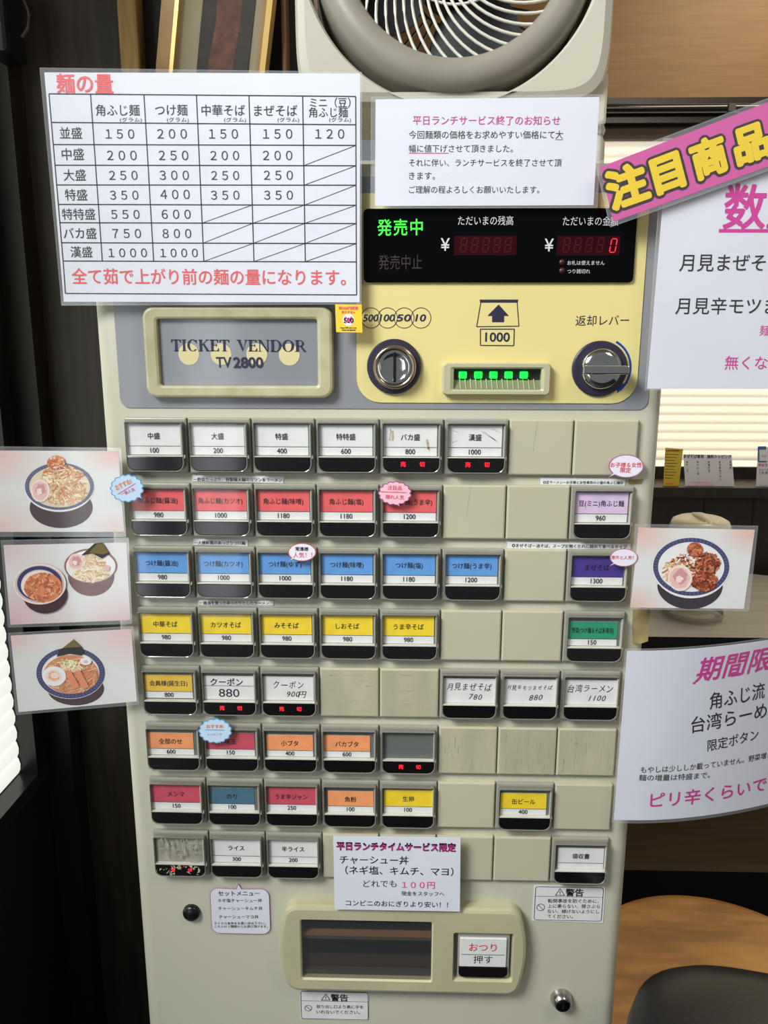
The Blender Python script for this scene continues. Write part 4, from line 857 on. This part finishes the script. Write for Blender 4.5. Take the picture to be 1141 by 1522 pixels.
# set menu bubble below the rice buttons
def setmenu():
    Zc = crop(200, 1140, 3.681); y = 0.0025
    def q(x, yy): return at(*Zc(x, yy), y)
    def outline(g):
        a = q(424 - g, 908 + g); c = q(734 + g, 668 - g); o = rr(a[0], a[1], c[0], c[1], .009 + g * .0001, 8); t = [q(584 + g * .5, 668 - g), q(567, 640 - g * 1.4), q(556 - g * .5, 668 - g)]
        return o[:9] + t + o[9:]
    root = empty('set_menu_bubble', (*[q(580, 910)[0]], y, q(580, 910)[1]), 'white bubble card listing set menu rice bowls below the rice buttons', 'sticker')
    o = outline(0); b = MB(); b.loft([[(x, y, z) for x, z in o], [(x, y + .0006, z) for x, z in o]], LAVE, cap1=True); b.flat(o, y, PAPER)
    for i in range(len(o)): b.stroke([o[i], o[(i + 1) % len(o)]], .0005, y - .0001, LAVE)
    for s_, x0, x1, yy, bo in (('セットメニュー', 458, 684, 704, .012), ('ネギ塩チャーシュー丼', 455, 697, 740, .004), ('チャーシューキムチ丼', 458, 700, 783, .004), ('チャーシューマヨ丼', 462, 678, 829, .004), ('ライスの食券をお買い求め下さい。', 436, 716, 862, .004), ('こちらの３種類からお選び頂けます。', 438, 728, 879, .004)): b.text(s_, q(x0, yy), q(x1, yy), y - .0002, INK, bold=bo)
    b.build('printed_sheet', root); f = outline(14); b = MB(); b.flat(f, y + .0008, FILM_EDGE); b.build('laminating_film', root, label='clear laminating film')
setmenu()
def strip(Zc, c4, txt, x0, x1, yb, dy, label, xb=None):
    y = BF - 0.0008; S = Sign('caption_strip', Zc, y, c4, m=PAPERW); S.t(txt, x0, yb, x1, yb + dy, bold=.008)
    o = S.b.build('caption_strip'); return tag(o, label, 'caption strip', 'caption strips between the button rows')
strip(Z1, ((463, 424), (960, 435), (962, 397), (463, 390)), 'ー野菜たっぷり、特製極太麺のガツン系ラーメン', 470, 953, 424, 3, 'thin white text strip above the red buttons at left')
strip(Z1, ((468, 773), (766, 779), (767, 743), (468, 738)), 'ー大勝軒風のあっさりつけ麺', 474, 752, 770, 2, 'short white text strip above the blue buttons')
strip(Z4, ((460, 402), (870, 405), (870, 379), (460, 376)), 'ー鶏油を使ったあっさりとしたラーメン', 466, 846, 399, 1, 'thin white text strip above the yellow buttons')
strip(Z3, ((378, 443), (840, 447), (843, 412), (380, 406)), '◎豆ラーメンーお子様と女性専用の小盛の角ふじ麺◎', 392, 828, 438, 3, 'thin white text strip above the lilac button')
strip(Z3, ((196, 790), (872, 800), (874, 766), (198, 755)), '◎まぜそばー油そば。スープが無くたれに絡めて食べるタイプ', 222, 850, 785, 8, 'long white text strip below the lilac button')
# yellow 500 yen sticker
Zc = crop(120, 430, 2.593); y = -0.012; S = Sign('coin_sticker', Zc, y, ((984, 165), (1085, 167), (1082, 59), (980, 58)), m=mat('sticker_yellow', (242, 206, 60), .4))
S.t('新500円硬貨', 994, 79, 1068, 79, CORAL, bold=.02); S.t('使えません', 1004, 93, 1058, 93, CORAL, bold=.02); c = S.q(1031, 118); S.b.flat(ell(*c, .0051, .0053, 28), S.lay(1), LAV); S.t('500', 1014, 129, 1050, 129, INK, bold=.05)
for sx in (-1, 1): S.b.stroke([(c[0] - .003 * sx, c[1] - .003), (c[0] + .003 * sx, c[1] + .003)], .0008, S.lay(3), HOT)
S.t('New 500 yen coin', 1000, 153, 1062, 153, bold=.02); S.t('Not accepted', 1006, 162, 1058, 162, bold=.02)
tag(S.b.build('coin_sticker'), 'small yellow sticker about 500 yen coins beside the name plate', 'sticker')

# ================================================================== BOX FAN ON TOP OF THE MACHINE
FY = 0.065
IV = mat('ivory_fan_plastic', (192, 188, 170), 0.35, var=0.02, vscale=6); IVG = mat('grey_fan_ring', (148, 142, 128), 0.42, var=0.08, vscale=12); IVW = mat('white_grille_wire', (218, 214, 200), 0.35); FB = mat('black_fan_blade', (9, 9, 9), 0.5)
fx0 = at(437, 60, FY)[0]; fx1 = at(913, 60, FY)[0]; fcx = (fx0 + fx1) / 2; hxw = (fx1 - fx0) / 2; fzb = at(670, 154, FY)[1]; hole = (at(673, -97, FY)); hr = 222 * 0.000615
fzc = hole[1] - 0.002; fzt = fzb + 2 * hxw * 1.0
fan = empty('box_fan', (fcx, FY + 0.06, ZM1), 'ivory box fan with a round grille standing on top of the ticket machine', 'fan')
b = MB(); n = 256
def sq(th, d):
    c, s = cos(th), sin(th); e = 9.0; k = (abs(c / (hxw - d)) ** e + abs(s / ((fzt - fzb) / 2 - d)) ** e) ** (-1 / e); return (fcx + k * c, (fzb + fzt) / 2 + k * s)
def hl(th, r): return (hole[0] + r * cos(th), fzc + r * sin(th))
hr = min(hr, hxw - 0.006)
TH = [2 * pi * k / n for k in range(n)]
b.loft([[(*(p := sq(t, d)),)[:1] + (y,) + (p[1],) for t in TH] for d, y in ((0, FY + 0.13), (0, FY + 0.012), (0.003, FY + 0.004), (0.010, FY))] + [[(*(p := hl(t, r)),)[:1] + (y,) + (p[1],) for t in TH] for r, y in ((hr + 0.002, FY), (hr, FY + 0.003), (hr - 0.001, FY + 0.13))], IV, smooth=False)
b.build('housing', fan)
b = MB(); zc2 = fzc - 0.003; rc = hr - 0.006; ax = Vector((0.02, -1, 0.10)).normalized(); cc = Vector((hole[0] + 0.002, FY + 0.05, zc2))
b.lathe(cc, ax, [(rc - 0.004, -0.05), (rc, -0.03), (rc, 0.03), (rc - 0.004, 0.046), (rc - 0.018, 0.052), (rc - 0.028, 0.048), (rc - 0.031, 0.042), (rc - 0.029, 0.02), (rc - 0.012, -0.045)], IVG, 96)
b.build('tilting_ring', fan, label='grey tilting ring')
g = MB(); u = ax.cross(Vector((0, 0, 1))).normalized(); v = ax.cross(u); gr = rc - 0.030; gc = cc + ax * 0.042
def pol(r, a, d=0.0): return gc + u * r * cos(a) + v * r * sin(a) + ax * d
for k in range(44):
    a0 = 2 * pi * k / 44; pts = []
    for j in range(13):
        t = j / 12; r = 0.024 + (gr + 0.002 - 0.024) * t; pts.append(pol(r, a0 + 0.95 * t, 0.008 * (1 - t * t)))
    g.tube(pts, 0.00145, IVW, 6)
for r in (0.024, gr * 0.56): g.tube([pol(r, 2 * pi * k / 48, 0.008 * (1 - (r / gr) ** 2) - 0.001) for k in range(49)], 0.0013, IVW, 6)
g.lathe(gc, ax, [(0.026, 0.006), (0.025, 0.012), (0.012, 0.0145), (0.0003, 0.015)], IVW, 40, cap1=True); g.build('front_grille', fan, label='white spiral wire grille')
hb = MB(); hb.lathe(cc, ax, [(0.030, -0.03), (0.030, 0.012), (0.022, 0.022), (0.0003, 0.024)], FB, 32, cap0=True, cap1=True); hb.build('hub', fan)
for k in range(4):
    a0 = 2 * pi * k / 4 + 0.35; bb = MB(); rows_ = []
    for i in range(8):
        r = 0.026 + (gr - 0.006 - 0.026) * i / 7; wd = 0.55 + 0.28 * sin(pi * i / 7) ; row = []
        for j in range(9): s = j / 8 - 0.5; row.append(cc + u * r * cos(a0 + s * wd * 1.55) + v * r * sin(a0 + s * wd * 1.55) + ax * (0.012 * s * 2 - 0.004))
        rows_.append([tuple(p) for p in row])
    bb.loft(rows_, FB, closed=False, smooth=True); bb.loft([[tuple(Vector(p) - ax * 0.0015) for p in r_] for r_ in rows_], FB, closed=False, smooth=True); bb.build('blade', fan)
# rear grille (thin wires) and the stand
g = MB()
for k in range(30):
    a0 = 2 * pi * k / 30; g.tube([pol(0.03, a0, -0.088), pol(gr + 0.012, a0, -0.084)], 0.0011, mat('rear_wire', (90, 74, 50), .4), 5)
g.tube([pol(0.03, 2 * pi * k / 32, -0.088) for k in range(33)], 0.0013, MATS['rear_wire'], 5); g.build('rear_grille', fan)
st = MB(); zj = at(900, 180, FY)[1]
for sx in (-1, 1):
    xx = fcx + sx * (hxw - 0.008)
    st.plate(xx - 0.008, zj, xx + 0.008, fzb + 0.03, 0.004, FY + 0.012, FY + 0.05, IV, 0.003); st.lathe((xx, FY + 0.03, zj - 0.001), (0, 0, 1), [(0.010, -0.004), (0.0115, 0), (0.010, 0.004)], IV, 24, cap0=True, cap1=True)
    st.loft([[(xx + sx * 0 + r * cos(t), FY + 0.035 + r * 1.3 * sin(t), z) for t in [2 * pi * k / 20 for k in range(20)]] for r, z in ((0.009, zj - 0.003), (0.0125, zj - 0.012), (0.013, ZM1 + 0.012), (0.014, ZM1))], IV, True, True, True)
st.plate(fx0 + 0.01, ZM1, fx1 - 0.01, ZM1 + 0.016, 0.004, FY + 0.0, FY + 0.12, IV, 0.004)
st.build('stand', fan)

# ================================================================== LEFT BACKGROUND
# wood-edged board standing against the wall, and the leaning framed picture
YG = 0.455
gold = mat('gold_lit_wood_board', (170, 138, 76), 0.45, var=0.25, vscale=12, vstretch=(6, 6, 1))  # golden light on the plain wood is put into its colour
def vboard(name, pts_top, pts_bot, y, th, m):
    (xa, ya), (xb, yb) = pts_top; (xc, yc), (xd, yd_) = pts_bot
    A, B_, C_, D_ = at(xa, ya, y), at(xb, yb, y), at(xd, yd_, y), at(xc, yc, y)
    b = MB(); b.add([(x, yy, z) for yy in (y, y + th) for x, z in (A, B_, C_, D_)], [(0, 1, 2, 3), (7, 6, 5, 4), (0, 4, 5, 1), (1, 5, 6, 2), (2, 6, 7, 3), (3, 7, 4, 0)], m); return b
wbx0 = at(176, 60, YG)[0]; wbx1 = at(205, 60, YG)[0]; zlow = ZM1 - 0.35
b = MB(); b.plate(wbx0, 0.0, wbx1, 2.15, 0.004, YG, YG + 0.03, gold, 0.004); tag(b.build('wood_board'), 'narrow golden wooden board standing upright left of the framed picture', 'board')
# framed picture leaning: bottom rests behind the machine on a back ledge
py = 0.43
Zp = crop(0, 0, 2.593)
def pq(x, y): return at(*Zp(x, y), py)
bx0, bx1 = pq(604, 262), pq(1022, 262); tx0, tx1 = pq(626, 0), pq(1062, 0)
dv = Vector((tx0[0] - bx0[0], tx0[1] - bx0[1])) ; ul = dv.normalized(); ang = atan2(ul.x, ul.y); wpic = (bx1[0] - bx0[0]) * 1.0
pr = empty('framed_picture', (bx0[0], py, 1.30), 'gilt framed picture leaning at a tilt behind the fan', 'picture')
def fr(a, h): # point in the picture plane: a across, h along the tilted side from z=1.30
    o = Vector(bx0) - ul * ((bx0[1] - 1.30) / ul.y); p = o + Vector((ul.y, -ul.x)) * a + ul * h; return (p.x, p.y)
HP = 0.62
def slab(b, a0, a1, h0, h1, y0, y1, m):
    C = [fr(a0, h0), fr(a1, h0), fr(a1, h1), fr(a0, h1)]; b.add([(x, yy, z) for yy in (y0, y1) for x, z in C], [(0, 1, 2, 3), (7, 6, 5, 4), (0, 4, 5, 1), (1, 5, 6, 2), (2, 6, 7, 3), (3, 7, 4, 0)], m)
ww = wpic
gilt = mat('gilt_frame', (150, 118, 66), 0.32, metal=0.3, var=0.1, vscale=30); giltl = mat('bright_gilt_line', (226, 190, 112), 0.25, metal=0.5)
b = MB()
slab(b, 0, ww * .13, 0, HP, py - 0.004, py + 0.018, gilt); slab(b, ww * .13, ww * .165, 0, HP, py - 0.008, py + 0.018, giltl); slab(b, ww * .95, ww, 0, HP, py - 0.008, py + 0.018, giltl); slab(b, ww * .91, ww * .95, 0, HP, py - 0.004, py + 0.018, gilt); slab(b, 0, ww, 0, 0.03, py - 0.007, py + 0.018, gilt); slab(b, 0, ww, HP - 0.03, HP, py - 0.007, py + 0.018, gilt)
b.build('frame', pr, label='gilt frame')
b = MB(); slab(b, ww * .16, ww * .92, 0.02, HP - 0.02, py + 0.004, py + 0.012, mat('beige_mount', (176, 164, 134), .6)); b.build('mount', pr, label='beige mount')
b = MB(); slab(b, ww * .36, ww * .83, 0.06, HP - 0.06, py + 0.002, py + 0.004, mat('dark_umber_paint', (58, 48, 34), .5, var=.3, vscale=25)); 
rust = mat('rust_paint', (124, 74, 40), .5, var=.35, vscale=60); rg = random.Random(5)
Lp = [fr(ww * (.47 + rg.uniform(-.03, .03)), 0.10 + k * .045) for k in range(11)]; Rp = [fr(ww * (.70 + rg.uniform(-.02, .02)), 0.10 + k * .045) for k in range(11)]
for k in range(10): b.flat([Lp[k], Rp[k], Rp[k + 1], Lp[k + 1]], py + 0.0018, rust)
for k in range(14): a = rg.uniform(.38, .52); h = rg.uniform(.12, .2); b.stroke([fr(ww * a, h), fr(ww * (a + .03), h + .01), fr(ww * (a + .05), h - .006)], .0012, py + .0015, mat('pale_brush', (170, 158, 120), .5))
b.build('painting', pr, label='dark and rust-brown painting')
# slim brown post right of the picture
xp0 = at(418, 60, 0.455)[0]; xp1 = at(425, 60, 0.455)[0]
b = MB(); b.plate(xp0, 0.0, xp1, 2.3, 0.002, 0.455, 0.49, mat('slim_brown_post', (124, 88, 46), .45, var=.15, vscale=8, vstretch=(6, 6, 1)), 0.002); structure(b.build('trim_5'))
# dark cable hanging in the top left corner, from a small wall box
b = MB(); cx0, cz0 = at(14, 60, 0.42); b.plate(cx0 - 0.03, cz0 - 0.02, cx0 + 0.006, cz0 + 0.10, 0.008, 0.40, 0.455, mat('wall_box_black', (12, 15, 20), .35), 0.006)
wb = empty('wall_box', (cx0, 0.42, cz0), 'dark box with a hanging cable in the upper left corner', 'wall box'); b.build('case', wb)
b = MB(); pts = [at(x, y_, 0.41) for x, y_ in ((30, -30), (36, 0), (43, 22), (40, 42), (32, 55))]; b.tube([(p[0], 0.412, p[1]) for p in pts], 0.0028, mat('cable_dark', (34, 26, 24), .4), 8); b.build('cable', wb)

# ================================================================== RIGHT BACKGROUND
# counter table with dark edge
tw = mat('grey_laminate_top', (172, 168, 160), 0.4, var=0.08, vscale=6, vstretch=(1, 8, 1)); TZ = 0.727
xl_ = 0.70; tfy = 0.80
root = empty('counter_table', (1.2, 1.0, 0.0), 'grey topped counter table with black underside behind the ticket machine', 'table')
b = MB(); V = [(0.58, 0.80), (1.75, 0.80), (1.75, 1.02), (1.16, 1.27), (0.58, 1.27)]; b.loft([[(x, y, z) for x, y in V] for z in (TZ - 0.03, TZ)], mat('black_table_edge', (16, 15, 15), .4), True, False); b.add([(x, y, TZ) for x, y in V], [tuple(range(5))], tw); b.build('table_top', root)
for x in (0.64, 1.66):
    b = MB(); b.plate(x - 0.02, 0.0, x + 0.04, TZ - 0.03, 0.004, 0.84, 1.22, mat('table_panel_black', (20, 20, 21), .45), 0.003); b.build('leg', root)
b = MB(); b.box(0.70, 0.87, 0.0, 1.60, 1.285, 0.13, mat('step_black_riser', (14, 14, 14), .5)); b.box(0.70, 0.862, 0.13, 1.60, 1.285, 0.15, mat('brown_step_board', (140, 112, 80), .5, var=.15, vscale=6, vstretch=(1, 8, 1))); structure(b.build('trim_6'))
# water pitcher
jx, jz = at(1027, 928, 0.93)[0], TZ; jy = 0.93
pit = empty('water_pitcher', (jx, jy, jz), 'clear plastic water pitcher with an ivory lid on the counter table', 'pitcher')
CP = film_mat('clear_pitcher_plastic', 0.10, 0.10, 0.08, (0.93, 0.92, 0.88)); LIDM = mat('ivory_lid', (196, 188, 166), .3)
b = MB(); b.lathe((jx, jy, jz), (0, 0, 1), [(0.052, 0.0), (0.060, 0.004), (0.062, 0.012), (0.060, 0.03), (0.058, 0.19)], CP, 48, cap0=True); b.lathe((jx, jy, jz), (0, 0, 1), [(0.0565, 0.19), (0.0565, 0.035), (0.050, 0.02)], CP, 48); b.build('jar', pit)
b = MB(); b.lathe((jx, jy, jz), (0, 0, 1), [(0.063, 0.004), (0.065, 0.010), (0.063, 0.016)], mat('pitcher_base_ring', (150, 146, 132), .2), 48); b.lathe((jx, jy, jz), (0, 0, 1), [(0.048, 0.001), (0.02, 0.006), (0.001, 0.007)], LIDM, 40); b.build('base', pit)
b = MB(); b.lathe((jx, jy, jz), (0, 0, 1), [(0.062, 0.175), (0.064, 0.19), (0.063, 0.206), (0.058, 0.219), (0.046, 0.225), (0.030, 0.222), (0.0005, 0.222)], LIDM, 48, cap1=True); ld = b.build('lid', pit)
b = MB(); b.loft([[(jx + 0.004 + sx_ * 0.011, jy - 0.052 * cos(t), jz + 0.214 + h_ * (0.35 + 0.65 * sin(t))) for sx_, h_ in ((-1, 0.006), (-0.7, 0.018), (0.7, 0.018), (1, 0.006))] for t in [pi * k / 12 for k in range(13)]], LIDM, True, True, True); b.build('lid_handle', ld)
b = MB(); pts = [(jx + 0.04, jy + 0.045, jz + 0.19), (jx + 0.065, jy + 0.075, jz + 0.18), (jx + 0.07, jy + 0.08, jz + 0.10), (jx + 0.045, jy + 0.045, jz + 0.05)]; b.tube(pts, 0.008, LIDM, 10); b.build('handle', pit)
# menu cards standing on the ledge
Zc = crop(920, 570, 3.9); YC_ = 1.325
def standcard(name, c4, m, label, draw):
    S = Sign(name, Zc, YC_, c4, m=m); draw(S)
    lowz = min(p[1] for p in S.C); o = S.b.build(name); o.rotation_euler = (radians(-6), 0, 0); return tag(o, label, 'menu card', 'menu cards on the ledge')
def dy_(S):
    S.t('お得な期間限定！！', 278, 396, 370, 396, mat('maroon_ink', (96, 30, 24), .5), bold=.03)
    for k in range(9): S.line([(272 - k * 1, 412 + k * 17), (352 - (k % 3) * 9 - k * 3, 414 + k * 17)], .0018, mat('olive_ink', (90, 78, 22), .5))
    S.line([(268, 580), (315, 582)], .004, CORAL)
standcard('menu_card', ((255, 596), (345, 597), (379, 382), (275, 374)), mat('card_mustard', (204, 178, 52), .5), 'mustard yellow menu card on the ledge beside the machine edge', dy_)
def dw_(S):
    S.t('まぜそば専用　無料トッピング', 380, 434, 655, 437, mat('maroon_ink', (96, 30, 24), .5), bold=.03, hpx=20)
    for x, s_ in ((398, '★チーズ'), (460, '★カレー粉'), (524, '★揚げ玉'), (588, '★うま辛ジャン'), (650, '★魚粉')):
        for k, ch in enumerate(s_): S.t('ｌ' if ch == 'ー' else ch, x - (1.2 if ch == 'ー' else 6), 462 + k * 17, x + (1.2 if ch == 'ー' else 6), 462 + k * 17, bold=.01, hpx=13)
    S.t('トッピングは食券をお求めください', 395, 578, 550, 580, CORAL); S.t('おひとり様１つ限り有効です', 395, 596, 550, 597, CORAL)
standcard('menu_card', ((384, 604), (668, 605), (660, 416), (378, 412)), PAPER, 'white menu card with vertical text columns standing on the ledge', dw_)
def dr_(S):
    S.line([(815, 376), (862, 376)], .009, mat('card_blue_band', (70, 110, 160), .5)); S.line([(818, 373), (816, 455)], .004, MATS['card_blue_band']); S.line([(815, 455), (862, 455)], .004, MATS['card_blue_band']); S.t('限定', 833, 430, 862, 430, mat('pale_grey_ink', (170, 170, 160), .5))
    S.t('平日ランチ', 812, 482, 900, 482, PINK, bold=.04); S.t('チャーシュー', 815, 508, 900, 509, bold=.01); S.t('（ネギ塩', 815, 530, 890, 531, bold=.01); S.t('コンビニの', 812, 600, 880, 600, bold=.01)
standcard('menu_card', ((792, 604), (1000, 606), (1000, 372), (814, 370)), PAPER, 'white menu card with a blue bordered picture at the right edge of the ledge', dr_)
# round wooden stool
sx_, sy_, sz_ = at(985, 1327, 0.40)[0] + 0.022, 0.195, 0.436; R_ = 0.205
wst = mat('worn_oak_seat', (188, 136, 70), 0.5, var=0.3, vscale=9, vstretch=(1.2, 5, 5), c2=(150, 104, 50), bump=0.1, bscale=40)
stool = empty('wooden_stool', (sx_, sy_, 0), 'round wooden stool with a worn light seat right of the machine', 'stool')
b = MB(); b.lathe((sx_, sy_, sz_ - 0.03), (0, 0, 1), [(R_ - 0.006, 0), (R_, 0.006), (R_, 0.024), (R_ - 0.004, 0.029), (R_ - 0.012, 0.03)], wst, 72, cap0=True, cap1=True); b.build('seat', stool)
for k in range(4):
    a = pi / 4 + k * pi / 2; b = MB(); b.tube([(sx_ + 0.12 * cos(a), sy_ + 0.12 * sin(a), sz_ - 0.03), (sx_ + 0.16 * cos(a), sy_ + 0.16 * sin(a), 0.0)], [0.017, 0.013], mat('dark_stool_leg', (50, 36, 26), .5), 12); b.build('leg', stool)
b = MB(); b.tube([(sx_ + 0.14 * cos(t), sy_ + 0.14 * sin(t), 0.2) for t in [2 * pi * k / 40 for k in range(41)]], 0.007, MATS['dark_stool_leg'], 8); b.build('foot_ring', stool)
# black padded stool nearer the camera
leather = mat('black_leather', (11, 11, 11), 0.42, bump=0.15, bscale=350)
kz = 0.705; kx, ky = 0.600, -0.155
bs2 = empty('padded_stool', (kx, ky, 0), 'black leather padded stool in front of the wooden stool', 'stool')
b = MB(); loops = []
for d, z in ((0.012, kz - 0.075), (0.0, kz - 0.06), (-0.004, kz - 0.04), (0.0, kz - 0.022), (0.012, kz - 0.009), (0.035, kz - 0.003), (0.07, kz), (0.1, kz + 0.001)):
    lo = []
    for k in range(64):
        t = 2 * pi * k / 64; c_, s_ = cos(t), sin(t); a, e = 0.127 - d, 2.9; rr_ = (abs(c_ / a) ** e + abs(s_ / a) ** e) ** (-1 / e); x, y = rr_ * c_, rr_ * s_; an = radians(-12); lo.append((kx + x * cos(an) - y * sin(an), ky + x * sin(an) + y * cos(an), z))
    loops.append(lo)
b.loft(loops, leather, True, True, True); b.build('cushion', bs2)
b = MB(); b.lathe((kx, ky, 0), (0, 0, 1), [(0.02, 0.02), (0.02, kz - 0.1), (0.07, kz - 0.078)], BLACKP, 24, cap1=True); b.build('post', bs2)
b = MB(); b.lathe((kx, ky, 0), (0, 0, 1), [(0.17, 0), (0.17, 0.008), (0.05, 0.025), (0.02, 0.04)], BLACKP, 40, cap0=True); b.build('base', bs2)
